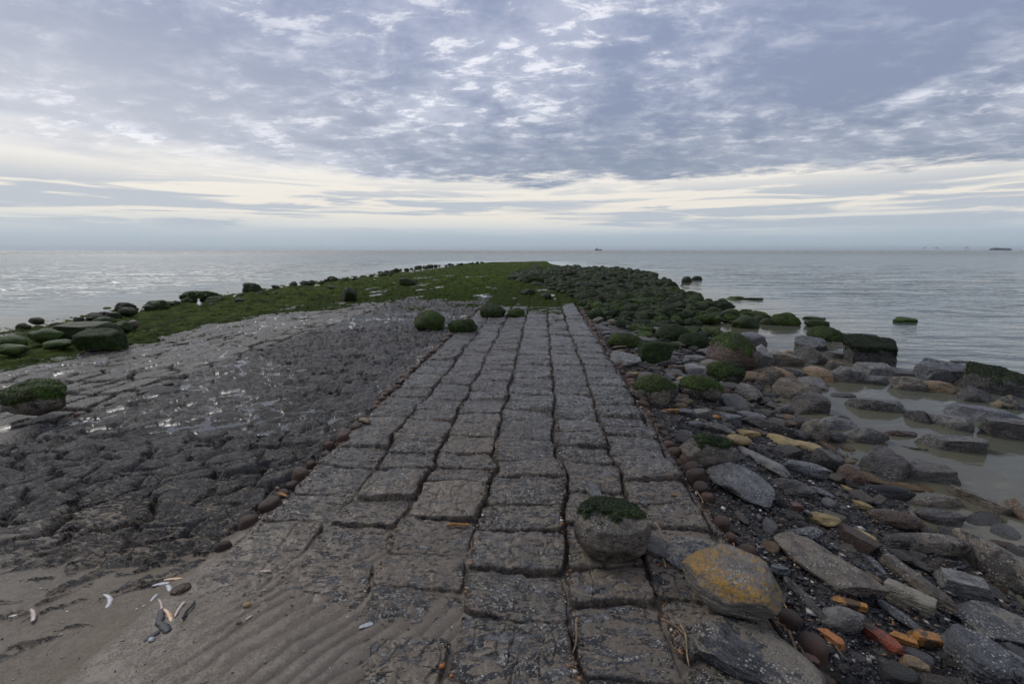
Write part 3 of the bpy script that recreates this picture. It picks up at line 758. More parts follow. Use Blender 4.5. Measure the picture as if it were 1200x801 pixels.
(41,465,66,38,0,'round','bould','large weed-topped boulder alone on the left stone paving',dict(hr=.72,cover=.40,dens=2.5,emb=.03,dims=(.56,.40,.34))),
(116,399,43,21,0,'block','dark','squared green boulder sitting on the edge of the tan paving',dict(hr=.7,cover=.9,dens=1.5)),
(106,386,50,15,3,'block','mossdark','long dark block behind the squared green boulder',dict(hr=.7,cat='boulder',name='mossy_boulder')),
(56,393,34,15,0,'round','moss','green boulder left of the long dark block',dict(hr=.7,cat='boulder',name='mossy_boulder')),
(14,400,34,13,0,'round','moss','green boulder at the far left edge by the water',dict(hr=.7,cat='boulder',name='mossy_boulder')),
(14,409,32,11,0,'round','moss','lower green boulder at the far left edge',dict(hr=.7,cat='boulder',name='mossy_boulder')),
(68,403,34,9,0,'round','moss','low green boulder in front of the left shore boulders',dict(hr=.7,cat='boulder',name='mossy_boulder')),
(42,392,17,8,0,'round','mossdark','small dark boulder in the water at the left',dict(hr=.7,cat='boulder',name='mossy_boulder')),
(76,389,18,8,0,'round','mossdark','small weedy boulder between the left shore boulders',dict(hr=.7,cat='boulder',name='mossy_boulder')),
(122,377,24,11,0,'round','moss','rounded green boulder behind the long dark block',dict(hr=.7,cat='boulder',name='mossy_boulder')),
(143,382,22,11,0,'round','moss','green boulder right of the long dark block',dict(hr=.7,cat='boulder',name='mossy_boulder')),
(157,380,11,9,0,'round','rusty','small half bare boulder beside a water gap on the left shore',dict(hr=.85)),
(149,365,21,9,0,'round','mossdark','dark boulder standing in the sea off the left shore',dict(hr=.7,cat='boulder',name='mossy_boulder')),
(43,376,16,5,0,'round','mossdark','leftmost low rock awash in the sea',dict(cat='boulder',name='mossy_boulder')),
(93,374,12,3,0,'slab','mossdark','thin rock awash left of the dark sea boulder',dict(cat='boulder',name='mossy_boulder')),
(131,369,20,4,0,'slab','mossdark','flat rock awash touching the dark sea boulder',dict(cat='boulder',name='mossy_boulder')),
# on the path
(503,376,32,25,0,'round','dark','green weedy boulder on the apron left of the block path',dict(hr=.85,cover=.9,dens=1.5,emb=.1)),
(542,382,30,16,0,'round','dark','low green weedy boulder at the left edge of the block path',dict(hr=.7,cover=.95,dens=1.5,emb=.1)),
(577,364,21,17,10,'round','dark','upright green boulder in the middle of the path',dict(hr=.9,cover=.9,dens=1.5,emb=.1)),
(605,367,17,12,0,'round','dark','small green boulder right of the upright one on the path',dict(hr=.8,cover=.85,emb=.1)),
(640,347,11,8,0,'round','mossdark','small dark weedy boulder on the far path',dict(hr=.8,emb=.1,cat='boulder',name='mossy_boulder')),
(619,342,18,9,0,'round','mossdark','wider dark weedy boulder behind the small one on the far path',dict(hr=.8,emb=.1,cat='boulder',name='mossy_boulder')),
(408,345,18,15,0,'angular','mossdark','cone-shaped dark boulder beside a bright puddle',dict(hr=.9,emb=.1,cat='boulder',name='mossy_boulder')),
(479,330,21,8,0,'slab','mossdark','flat dark boulder on the far green weed',dict(hr=.6,emb=.1,cat='boulder',name='mossy_boulder')),
(427,493,13,11,10,'angular','tan','ochre rock fragment in the left stake row',dict(hr=.8)),
(331,579,12,7,20,'angular','ochre','small ochre fragment low in the left stake row',{}),
(790,580,8,5,0,'round','ochre','tiny orange pebble on the path right of the capped boulder',dict(emb=0)),
(754,588,10,12,50,'angular','blue','small blue stone on the right shoulder of the capped boulder',dict(emb=0)),
(762,640,44,34,40,'slab','dark','dark stone wedged under the right side of the capped boulder',dict(hr=.25)),
(697,575,26,18,70,'angular','blue','blue-grey stone tucked behind the left side of the capped boulder',dict(hr=.3,emb=0)),
(212,689,26,16,-20,'round','rusty','smooth dark brown cobble lying on the sand beside white shells',dict(hr=.6,cat='cobble',name='cobble')),
]
for r_ in ROCKS: hero(*r_[:8], **r_[8])

# ------------------------------------------------------------------ weedy boulders: prototypes and copies
def moss_proto(k, sub=3, n=260):
    V, Fc = rock_shape(900+k, 'round' if k % 5 == 1 else 'angular', sub, 2.1)
    nrm = V/np.linalg.norm(V, axis=1)[:, None]
    V = V+nrm*(fbm3(V*5+k*3, 4, 4)*.11)[:, None]
    if n:
        rg = np.random.default_rng(k); P, T = tufts(V, Fc, -.3, n*2, .13, rg)
        V, Fc = np.concatenate([V, P]), np.concatenate([Fc, T+len(V)])
    return V, Fc
spots = []
rg = np.random.default_rng(5)
def tlo(s): return np.interp(s, [8.0, 9.5, 11, 16, 18, 22, 26, 37, 40, 52], [3.4, 2.0, 1.3, 1.3, .5, -.6, -1.9, -1.7, .6, 2.5])
cells = {}
def try_add(s, t, d, zo, kind, k=.62):
    x, y = xy(s, t)
    key = (int(x//1.2), int(y//1.2))
    for i in (-1, 0, 1):
        for j in (-1, 0, 1):
            for (a, b, e) in cells.get((key[0]+i, key[1]+j), ()):
                if math.hypot(a-x, b-y) < (d+e)*.5*k: return False
    for (a, b, e) in HERO:
        if math.hypot(a-x, b-y) < e+d*.4: return False
    cells.setdefault(key, []).append((x, y, d))
    z = float(base(np.array([s]), np.array([t]))[0])
    z = max(z, WATER+.02)
    spots.append((x, y, z+zo*d, d, kind)); return True
for _ in range(15000):
    s = rg.uniform(8, 53); w = float(wline(s)); lo = float(tlo(s))
    t = rg.uniform(lo, w+1.6)
    if s < 17 and rg.random() > .10+.9*((s-8)/9)**1.4: continue
    if s < 13 and t > 4.2: continue
    edge = ((w+1.6-t)/2.6)**1.5
    if edge < 1 and rg.random() > edge: continue
    d = float(np.clip(rg.lognormal(math.log(.37), .33), .2, .8))*(1.2 if s > 25 else 1)
    try_add(s, t, d, .02 if s > 14 else .06, 'right', .84)
nright = len(spots)
for _ in range(900):
    s = rg.uniform(10.5, 74); wl = np.interp(s, [0, 60, 76, 84], [-14.2, -14.4, -9, -3])
    t = wl+abs(rg.normal(0, 1))*1.0*(1.6 if s < 26 else 1)-.2
    d = float(np.clip(rg.lognormal(math.log(.44), .4), .2, .95))*(1 if s < 25 else .8)
    if len(spots)-nright > 125: break
    try_add(s, t, d, .10, 'left', .6)
order = sorted(range(len(spots)), key=lambda i: -spots[i][3]/math.hypot(spots[i][0], spots[i][1]))
nkeep = 262
protos = []
for k in range(7):
    V, Fc = moss_proto(k, 4 if k < 3 else 3, 320); protos.append(mesh_np('mossy_boulder', V, Fc))
pd = [mesh_np('mossy_boulder', *moss_proto(k+20, 3, 260)) for k in range(5)]
for me in protos: me.materials.append(M['moss'])
for me in pd: me.materials.append(M['mossdark'])
rest = []
for rank, i in enumerate(order):
    x, y, z, d, kind = spots[i]
    flat = rg.uniform(.34, .68)
    if rank < nkeep:
        dk = rg.random() < (.62 if kind == 'left' or y > 18 else .4)
        me = pd[rg.integers(5)] if dk else protos[rg.integers(7)]
        o = bpy.data.objects.new('mossy_boulder', me); COL.objects.link(o)
        o.location = (x, y, z+d*flat*.18); o.scale = (d*rg.uniform(.9, 1.25), d*rg.uniform(.85, 1.1), d*flat*1.15)
        o.rotation_euler = (rg.normal(0, .12), rg.normal(0, .12), rg.uniform(0, 6.28))
        if kind == 'right':
            tag(o, 'green weed-covered boulder in the crowded boulder field right of the path', 'boulder', 'weed-covered boulders packed right of the path')
        else:
            tag(o, 'weed-covered boulder in the row along the left waterline of the groyne', 'boulder', 'weed-covered boulders along the left waterline')
    else: rest.append((x, y, z, d, flat))
if rest:
    Vs, Fs, o_ = [], [], 0
    pr = [moss_proto(k+40, 2, 60) for k in range(6)]
    for n_, (x, y, z, d, flat) in enumerate(rest):
        V, Fc = pr[n_ % 6]; a = rg.uniform(0, 6.28)
        c, s_ = math.cos(a), math.sin(a)
        W = V*[d*1.05, d, d*flat*1.15]; W = np.stack([W[:, 0]*c-W[:, 1]*s_, W[:, 0]*s_+W[:, 1]*c, W[:, 2]], -1)+[x, y, z+d*flat*.18]
        Vs.append(W); Fs.append(Fc+o_); o_ += len(V)
    o = link('boulder_mass', mesh_np('boulder_mass', np.concatenate(Vs), np.concatenate(Fs)), M['mossdark'])
    tag(o, 'far mass of dark weed-covered boulders too many to count', 'boulders', kind='stuff')

# ------------------------------------------------------------------ small stones of the rubble
small = []
for k in range(10):
    V, Fc = rock_shape(500+k, ['angular', 'round', 'slab', 'block', 'angular'][k % 5], 3, 1.1); small.append(mesh_np('stone', V, Fc))
smats = ['grey', 'brown', 'dark', 'brown', 'grey', 'dark', 'lgrey', 'blue', 'rusty', 'brown']
meshes = []
for k, me in enumerate(small):
    me.materials.append(M[smats[k]]); meshes.append(me)
ymesh = small[1].copy(); ymesh.materials.clear(); ymesh.materials.append(M['tan']); meshes.append(ymesh)
cnt = 0; tries = 0
taken = []
while cnt < 295 and tries < 26000:
    tries += 1
    s = 1.6+9.5*rg.random()**1.15; w = float(wline(s)); t = rg.uniform(1.28, w+.5)
    x, y = xy(s, t); d = float(np.clip(rg.lognormal(math.log(.17), .40), .08, .36))
    if s < 3.4: d = min(d, rg.uniform(.05, .16))
    if any(math.hypot(a-x, b-y) < e+d*.45 for a, b, e in HERO): continue
    if any(math.hypot(a-x, b-y) < (d+e)*.42 for a, b, e in taken): continue
    taken.append((x, y, d))
    o = bpy.data.objects.new('stone', meshes[rg.integers(11)]); COL.objects.link(o)
    z = float(base(np.array([s]), np.array([t]))[0])
    hz = d*rg.uniform(.35, .6)
    o.location = (x, y, max(z, WATER-.03)+hz*.25); o.scale = (d*rg.uniform(1, 1.6), d*rg.uniform(.7, 1), hz)
    o.rotation_euler = (rg.normal(0, .18), rg.normal(0, .18), -.5+rg.normal(0, .7))
    tag(o, 'small angular stone among the rubble right of the stake row', 'stone', 'small stones filling the rubble')
    cnt += 1

# ------------------------------------------------------------------ shingle chips and shell debris (uncountable)
def chips(name, pts, sizes, cols, mat, flat=.5):
    n = len(pts); base6 = np.array([[1, 0, 0], [-1, 0, 0], [0, 1, 0], [0, -1, 0], [0, 0, 1], [0, 0, -1]], float)
    f8 = np.array([[0, 2, 4], [2, 1, 4], [1, 3, 4], [3, 0, 4], [2, 0, 5], [1, 2, 5], [3, 1, 5], [0, 3, 5]])
    g_ = np.random.default_rng(3)
    b = base6[None]*g_.uniform(.5, 1.2, (n, 6, 1))*np.stack([sizes, sizes*g_.uniform(.35, 1, n), sizes*flat*g_.uniform(.5, 1, n)], -1)[:, None, :]
    b = b+g_.normal(0, .12, (n, 6, 3))*sizes[:, None, None]
    a = g_.uniform(0, 6.28, n); c, s_ = np.cos(a)[:, None], np.sin(a)[:, None]
    V = np.stack([b[:, :, 0]*c-b[:, :, 1]*s_, b[:, :, 0]*s_+b[:, :, 1]*c, b[:, :, 2]], -1)+pts[:, None, :]
    Fc = (f8[None]+(np.arange(n)*6)[:, None, None]).reshape(-1, 3)
    C = np.repeat(cols, 6, 0); C = np.concatenate([C, np.ones((len(C), 1))], 1)
    return link(name, mesh_np(name, V.reshape(-1, 3), Fc, False, {'col': C}), mat)
cm, g = newmat('chips')
ca = g.n('ShaderNodeAttribute', attribute_name='col').outputs['Color']
finish(g, ca, .42)
def palette(n, rgb, w):
    k = rg.choice(len(rgb), n, p=np.array(w)/sum(w)); return np.array(rgb)[k]*rg.uniform(.6, 1.3, (n, 1))
n = 46000
s = 1.0+8.5*rg.random(n)**1.9; t = 1.2+(wline(s)-1.1)*rg.random(n)
x, y = xy(s, t); z = ground(x, y)[2]
sz = np.clip(rg.lognormal(math.log(.0075), .5, n), .003, .03)*(1+s*.12)
pal = palette(n, [(.012, .012, .013), (.03, .03, .034), (.07, .068, .066), (.16, .15, .14), (.45, .42, .38), (.20, .10, .04), (.10, .06, .035)], [42, 26, 14, 7, 3.0, 2, 6])
tag(chips('gravel', np.stack([x, y, z+sz*.2], -1), sz, pal, cm), 'black shingle and shell chips between the rocks', 'gravel', kind='stuff')
# debris in the joints and stake rows
n = 15000
s = 1.2+12*rg.random(n)**1.6
lines = np.array([-1.76, -1.25, -.82, -.36, .157, .58, 1.10, 1.14, -1.72, -4.76])
t = lines[rg.choice(10, n, p=[.14, .05, .05, .06, .09, .06, .18, .18, .14, .05])]; t = t+rg.normal(0, 1, n)*np.where(np.abs(t) > 1, .04, .018)
x, y = xy(s, t); t2 = st(x, y)[1]; gz = ground(x, y); z = gz[2]
ok = (gz[3][:, 0] < .5)
sz = np.clip(rg.lognormal(math.log(.006), .45, n), .003, .02)*(1+s*.1)
pal = palette(n, [(.025, .015, .010), (.08, .038, .018), (.16, .085, .04), (.30, .24, .17), (.55, .5, .43), (.32, .12, .03)], [30, 30, 18, 9, 4, 4])
tag(chips('shell_debris', np.stack([x, y, z+sz*.25], -1)[ok], sz[ok], pal[ok], cm), 'brown debris and shell bits caught in the joints of the paving', 'debris', kind='stuff')
n = 2200
x = rg.uniform(-3.6, .3, n); y = rg.uniform(1.1, 3.0, n); gz = ground(x, y); ok = gz[3][:, 0] > .5
sz = np.clip(rg.lognormal(math.log(.0034), .5, n), .0015, .009)
pal = palette(n, [(.6, .56, .48), (.45, .36, .24), (.30, .24, .17), (.04, .035, .03)], [30, 20, 25, 25])
tag(chips('shell_grit', np.stack([x, y, gz[2]+sz*.35], -1)[ok], sz[ok], pal[ok], cm), 'tiny pale shell fragments scattered on the sand', 'shell grit', kind='stuff')

# ------------------------------------------------------------------ wooden stake heads
wm, g = newmat('old_wet_wood')
tc = g.n('ShaderNodeTexCoord').outputs['Object']; oi = g.n('ShaderNodeObjectInfo').outputs['Random']
nn_ = g.noise(tc, 40, 4, .6)
finish(g, g.mix(g.ssf(g.m('ADD', nn_, g.m('MULTIPLY', oi, .25)), .35, .85), (.016, .009, .006), (.095, .048, .028)), .5, nn_, .008)
def stake_mesh(k):
    g_ = np.random.default_rng(k); V, F_ = [], []
    prof = [(1.02, -2.4), (1.04, -.6), (1.0, .0), (.96, .35), (.82, .62), (.55, .80), (.25, .86), (0.02, .87)]
    N = 20
    for (r, h) in prof:
        for i in range(N):
            a = i/N*6.2832; V.append([r*math.cos(a), r*math.sin(a), h])
    V = np.array(V); V[:, :2] *= (1+.10*fbm3(np.stack([V[:, 0]*1.2, V[:, 1]*1.2, V[:, 2]*.1], -1)+k*7, 2, 2))[:, None]
    V[:, 2] += .14*fbm3(V*1.6+k, 3, 3)+V[:, 0]*g_.normal(0, .15)
    F_ = [[j*N+i, j*N+(i+1) % N, (j+1)*N+(i+1) % N, (j+1)*N+i] for j in range(len(prof)-1) for i in range(N)]
    me = mesh_np('wooden_stake', V, np.array(F_)); me.materials.append(wm); return me
stk = [stake_mesh(k) for k in range(5)]
def stakes(tt, s0, s1, gap, rad, drop, label, group, keep=1.0, up=.0):
    s = s0
    while s < s1:
        if rg.random() < keep:
            r = rad*rg.uniform(.6, 1.25); x, y = xy(s, tt+rg.normal(0, .02))
            o = bpy.data.objects.new('wooden_stake', stk[rg.integers(5)]); COL.objects.link(o)
            o.scale = (r*rg.uniform(.85, 1.35), r, r*rg.uniform(.6, 1.0)); o.rotation_euler = (rg.normal(0, .12), rg.normal(0, .12), rg.uniform(0, 6.28))
            o.location = (x, y, float(base(np.array([s]), np.array([tt]))[0])+up+rg.normal(0, .012))
            tag(o, label, 'stake', group)
        s += gap*rg.uniform(.8, 1.6)
stakes(1.145, 1.35, 13.5, .125, .050, 0, 'round dark worn stake head in the row along the right edge of the path', 'stake heads along the right edge of the path', .95, -.008)
stakes(-1.745, 2.15, 13.5, .125, .047, 0, 'round brown worn stake head in the row between path and dark apron', 'stake heads between the path and the dark apron', .95, -.012)
stakes(-4.76, 4.2, 16, .24, .05, 0, 'small dark stake head in the row between apron and tan paving', 'stake heads between apron and tan paving', .8, -.02)

# ------------------------------------------------------------------ shells, twigs
def simple_mat(name, c1, c2, ro=.4, sc=25):
    m, g = newmat(name); tc = g.n('ShaderNodeTexCoord').outputs['Object']
    n_ = g.noise(tc, sc, 4); finish(g, g.mix(g.ssf(n_, .38, .62), c1, c2), ro, n_, .003); return m
SH = {'white': simple_mat('white_shell', (.28, .29, .33), (.46, .46, .45)), 'amber': simple_mat('amber_shell', (.5, .24, .08), (.62, .52, .42)),
      'dark': simple_mat('dark_mussel', (.012, .013, .018), (.04, .04, .048), .6), 'pink': simple_mat('pink_grey_shell', (.30, .22, .18), (.45, .38, .34)),
      'twig': simple_mat('dry_twig', (.12, .08, .045), (.26, .18, .10), .7), 'leaf': simple_mat('orange_leaf', (.20, .09, .02), (.38, .18, .04), .5)}
def gz_at(x, y): return float(ground(np.array([x]), np.array([y]))[2][0])
def razor(u, v, L, h, ang, mat, label, name='razor_shell', cat='shell', curv=.15, lift=.0):
    a = R(ang); z = gz_at(*hit(u, v, 0))
    p1 = np.array(hit(u-math.cos(a)*L/2, v-math.sin(a)*L/2, z)); p2 = np.array(hit(u+math.cos(a)*L/2, v+math.sin(a)*L/2, z))
    c = (p1+p2)/2; LL = np.linalg.norm(p2-p1); yaw = math.atan2(*(p2-p1)[::-1])
    depth = c[1]+.3; W = h*depth/F
    V, F_ = [], []; N, K = 14, 8
    for i in range(N+1):
        q = i/N*2-1; w = W/2*(1-abs(q)**3*.55)*(.8+.2*q); cy = (1-q*q)*curv*LL*.3
        for j in range(K+1):
            b = math.pi*j/K; V.append((q*LL/2, cy+math.cos(b)*w*(1+.12*math.sin(q*9+j)), math.sin(b)*w*.38))
    for i in range(N):
        for j in range(K): F_.append([i*(K+1)+j, (i+1)*(K+1)+j, (i+1)*(K+1)+j+1, i*(K+1)+j+1])
    me = mesh_np(name, np.array(V), np.array(F_))
    o = link(name, me, SH[mat]); o.location = (c[0], c[1], gz_at(c[0], c[1])+.0015+lift); o.rotation_euler = (random.gauss(0, .03), random.gauss(0, .03), yaw)
    so = o.modifiers.new('thickness', 'SOLIDIFY'); so.thickness = min(.0015, W*.15)
    tag(o, label, cat); return o
def twig(u, v, L, h, ang, label, name='twig', cat='twig', mat='twig', lift=.004):
    a = R(ang); z = gz_at(*hit(u, v, 0))
    p1 = np.array(hit(u-math.cos(a)*L/2, v-math.sin(a)*L/2, z)); p2 = np.array(hit(u+math.cos(a)*L/2, v+math.sin(a)*L/2, z))
    c = (p1+p2)/2; LL = np.linalg.norm(p2-p1); yaw = math.atan2(*(p2-p1)[::-1]); rr_ = h*(c[1]+.3)/F/2*.7
    V, F_ = [], []; N, K = 16, 8; g_ = np.random.default_rng(int(u*3+v))
    b1, b2 = g_.normal(0, .035, 1)[0], g_.normal(0, .012, 1)[0]
    for i in range(N+1):
        q = i/N; cy = LL*(b1*math.sin(q*3.1)+b2*math.sin(q*6.5)); r = rr_*(1-.45*q)*(1+.15*math.sin(q*23))*(0.3 if i in (0, N) else 1)
        for j in range(K):
            b = 6.2832*j/K; V.append(((q-.5)*LL, cy+math.cos(b)*r, math.sin(b)*r+LL*.02*math.sin(q*5)))
    F_ = [[i*K+j, (i+1)*K+j, (i+1)*K+(j+1) % K, i*K+(j+1) % K] for i in range(N) for j in range(K)]
    o = link(name, mesh_np(name, np.array(V), np.array(F_)), SH[mat]); o.location = (c[0], c[1], gz_at(c[0], c[1])+rr_+lift); o.rotation_euler = (0, 0, yaw)
    tag(o, label, cat); return o
def pebble(u, v, w, h, mat, label, name='pebble', cat='pebble', ang=0):
    z = gz_at(*hit(u, v, 0)); x, y = hit(u, v, z); d = y+.3
    o, V, Fc = rock_obj(name, (w*d/F, h*d/F*1.1, h*d/F*.7), 'round', mat, int(u+v), 3)
    o.location = (x, y, gz_at(x, y)+h*d/F*.2); o.rotation_euler = (0, 0, R(-ang)); tag(o, label, cat); return o
razor(205, 678, 26, 4, -4, 'amber', 'white razor shell with an amber edge beside the dark cobble')
razor(189, 683, 22, 6, -8, 'white', 'bluish white razor shell left of the dark cobble')
razor(198, 689, 9, 6, 60, 'white', 'small white shell piece in front of the dark cobble')
razor(181, 700, 12, 4, -50, 'white', 'short white shell in a dark mussel below the razor shells')
razor(123, 704, 17, 6, 80, 'white', 'pale upright razor shell at the edge of the dark stones', curv=.5)
razor(188, 708, 13, 3, 70, 'pink', 'thin pinkish shell stub above the mussel clump')
razor(197, 721, 17, 5, 58, 'amber', 'amber and white razor shell slanting into the mussel clump')
razor(211, 714, 22, 4, -58, 'pink', 'pinkish grey razor shell slanting right of the mussel clump')
twig(222, 715, 27, 5, -58, 'dark stick right of the pinkish razor shell', 'stick', 'stick', 'dark')
razor(187, 724, 18, 9, 100, 'dark', 'upper dark mussel shell of the clump', 'mussel_shell')
razor(191, 735, 18, 10, 40, 'dark', 'middle dark mussel shell of the clump', 'mussel_shell')
razor(178, 745, 22, 8, -35, 'dark', 'lowest dark mussel shell of the clump', 'mussel_shell')
pebble(178, 750, 7, 6, SH['white'], 'white shell chip at the foot of the mussel clump')
pebble(290, 710, 10, 7, M['yellow'], 'largest pale tan pebble alone on the sand')
pebble(280, 730, 7, 5, M['tan'], 'orange-tan pebble on the sand below the pale one')
razor(292, 724, 9, 3, -35, 'pink', 'short pale shell right of the orange-tan pebble')
razor(429, 733, 17, 7, -18, 'white', 'white shell piece on the rippled sand near the blocks')
twig(450, 787, 20, 3, -10, 'short pale stick on the sand at the bottom', 'stick', 'stick')
razor(144, 687, 20, 4, -38, 'dark', 'narrow grey-brown mussel on the sand left of the shells', 'mussel_shell')
twig(200, 632, 30, 3, -22, 'longer pale twig on the dark apron stones')
twig(153, 641, 24, 3, -8, 'pale twig left of the longer twig on the apron')
twig(72, 690, 24, 3, -32, 'pale twig at the left edge of the sand')
razor(15, 722, 16, 5, -5, 'pink', 'pinkish shell at the far left', 'shell')
razor(38, 722, 16, 5, 80, 'pink', 'pinkish upright shell at the left edge of the sand', 'shell')
razor(311, 669, 14, 4, -5, 'pink', 'pale shell at the sandy edge of the path', 'shell')
twig(537, 616, 28, 6, -3, 'dry orange-brown leaf lying on a block of the path', 'dry_leaf', 'leaf', 'leaf')
twig(672, 750, 46, 4, 99, 'reddish-brown stick in the joint at the bottom of the path', 'stick', 'stick')
twig(788, 736, 32, 5, 33, 'pale brown stick left of the big slate slab', 'stick', 'stick')
twig(802, 757, 50, 4, 78, 'long brown stick along the left side of the big slate slab', 'stick', 'stick')
twig(772, 619, 30, 6, 54, 'short thick stick right of the capped boulder', 'stick', 'stick')
twig(776, 656, 22, 5, 68, 'pale splinter between the capped boulder and the lichen boulder', 'stick', 'stick')
twig(862, 641, 16, 3, 70, 'pale straw beside the stake heads above the lichen boulder')
twig(917, 638, 22, 4, -8, 'short curved twig left of the large layered slab')
twig(1087, 668, 26, 3, 50, 'thin twig on shingle below the rounded barnacled boulder')
twig(1110, 662, 44, 3, 22, 'long straw in front of the light grey block')
twig(1100, 656, 40, 3, 12, 'long straw behind the light grey block')
twig(906, 577, 16, 3, 48, 'short pale twig right of the triangular rock')
twig(928, 765, 40, 6, 72, 'upright brown splinter between the slate slab and the stakes', 'stick', 'stick')
twig(985, 780, 30, 3, 55, 'thin reddish twig left of the bricks')
twig(916, 700, 26, 4, 60, 'frayed brown stick above the stake head', 'stick', 'stick')
twig(820, 580, 16, 3, 60, 'short straw beside the stakes right of the capped boulder')

# ------------------------------------------------------------------ gull
def gull():
    u, v = 235, 365; x, y = hit(u, v, -.33); d = y
    wmat = simple_mat('white_feathers', (.68, .68, .68), (.80, .80, .80), .6); gm = simple_mat('grey_feathers', (.28, .29, .31), (.36, .37, .39), .6)
    bm_ = simple_mat('yellow_bill', (.45, .28, .05), (.5, .32, .06), .5)
    root = bpy.data.objects.new('seagull', None); COL.objects.link(root); root.location = (x, y, -.28); root.rotation_euler = (0, 0, 2.2)
    root.scale = (.75, .75, .75); tag(root, 'white gull standing on the weedy boulders of the left shore', 'gull')
    V, Fc = ico(3); V = V.copy()
    # body, neck and head as one skin: sweep of ellipses
    pts = [(-.20, .20, .012), (-.12, .235, .05), (-.02, .26, .075), (.07, .29, .072), (.115, .345, .05), (.125, .40, .036), (.135, .445, .040), (.165, .455, .030), (.185, .45, .010)]
    VV, FF = [], []; K = 14
    for i, (px_, pz, r) in enumerate(pts):
        for j in range(K):
            a = 6.2832*j/K
            tilt = .5 if i < 4 else 1.1
            VV.append((px_-math.sin(tilt)*r*math.cos(a)*.6, r*math.sin(a)*.9, pz+r*math.cos(a)*.9))
    FF = [[i*K+j, (i+1)*K+j, (i+1)*K+(j+1) % K, i*K+(j+1) % K] for i in range(len(pts)-1) for j in range(K)]
    link('body', mesh_np('body', np.array(VV), np.array(FF)), wmat, root)
    for sg in (-1, 1):
        W = V*[.15, .022, .055]; W[:, 2] -= .25*W[:, 0]*0; W = np.stack([W[:, 0]-.06, W[:, 1]+sg*.066, W[:, 2]+.255+W[:, 0]*.18], -1)
        link('wing', mesh_np('wing', W, Fc), gm, root)
        Lg = []; 
        for zz, r in ((.0, .007), (.1, .006), (.2, .012)):
            for j in range(6): Lg.append((-.0+r*math.cos(j*1.047), sg*.03+r*math.sin(j*1.047), zz))
        link('leg', mesh_np('leg', np.array(Lg), np.array([[i*6+j, i*6+(j+1) % 6, (i+1)*6+(j+1) % 6, (i+1)*6+j] for i in range(2) for j in range(6)])), bm_, root)
    B = V*[.03, .008, .008]+[.205, 0, .448]; link('bill', mesh_np('bill', B, Fc), bm_, root)
gull()

# ------------------------------------------------------------------ far ships and cranes
def box(V, F_, x0, x1, y0, y1, z0, z1, tx=0):
    b = len(V)
    V += [(x0, y0, z0), (x1, y0, z0), (x1, y1, z0), (x0, y1, z0), (x0+tx, y0, z1), (x1+tx, y0, z1), (x1+tx, y1, z1), (x0+tx, y1, z1)]
    F_ += [[b+3, b+2, b+1, b], [b+4, b+5, b+6, b+7], [b, b+1, b+5, b+4], [b+1, b+2, b+6, b+5], [b+2, b+3, b+7, b+6], [b+3, b, b+4, b+7]]
def hull(L, B, H, mat, parent):
    V, F_ = [], []; N = 12
    for i in range(N+1):
        q = i/N*2-1; w = B/2*(1-max(0, (q-.5)/.5)**2*.95)*(1-max(0, (-q-.8)/.2)**2*.4); hh = H*(1+.35*max(0, (q-.6)/.4))
        V += [(q*L/2, -w*.7, -1.5), (q*L/2*1.02, -w, hh), (q*L/2*1.02, w, hh), (q*L/2, w*.7, -1.5)]
    for i in range(N):
        a = i*4; b = a+4
        F_ += [[a, b, b+1, a+1], [a+1, b+1, b+2, a+2], [a+2, b+2, b+3, a+3]]
    F_ += [[0, 1, 2, 3], [N*4+3, N*4+2, N*4+1, N*4]]
    return link('hull', mesh_np('hull', np.array(V), np.array(F_), False), mat, parent)
def part(name, boxes, mat, parent):
    V, F_ = [], []
    for b in boxes: box(V, F_, *b)
    return link(name, mesh_np(name, np.array(V, float), np.array(F_), False), mat, parent)
hm = simple_mat('dark_hull_paint', (.03, .035, .05), (.04, .045, .06)); wmt = simple_mat('pale_ship_paint', (.3, .32, .34), (.4, .4, .4)); cmt = simple_mat('container_stacks', (.05, .06, .10), (.12, .12, .14), .6, .05)
def far_root(name, u, dist, label, cat, group=None, rz=0):
    d = ray(u, 293); k = dist/math.hypot(d[0], d[1])
    o = bpy.data.objects.new(name, None); COL.objects.link(o); o.location = (d[0]*k, d[1]*k, WATER); o.rotation_euler = (0, 0, rz-math.atan2(d[0], d[1]))
    return tag(o, label, cat, group)
r0 = far_root('ship', 701, 2400, 'small dark ship on the horizon right of the groyne tip', 'ship')
hull(36, 9, 4.5, hm, r0)
part('superstructure', [(-12, -2, -3.5, 3.5, 4.4, 10), (-10, -4, -3, 3, 9.9, 13)], wmt, r0)
part('mast', [(-7, -6.4, -.3, .3, 12.9, 18), (9, 9.6, -.3, .3, 4.4, 13), (5, 14, -.2, .2, 9, 9.5)], hm, r0)
r1 = far_root('container_ship', 1172, 6500, 'long bluish container ship on the horizon at the right edge', 'ship'); r1.scale = (.5, .7, .62)
hull(300, 40, 16, hm, r1)
part('superstructure', [(-118, -92, -18, 18, 15.5, 46), (40, 62, -18, 18, 15.5, 40)], wmt, r1)
part('container_stack', [(-90, -20, -18, 18, 15.8, 38), (-18, 38, -18, 18, 15.8, 34), (64, 128, -17, 17, 15.8, 30), (-144, -120, -17, 17, 15.8, 32)], cmt, r1)
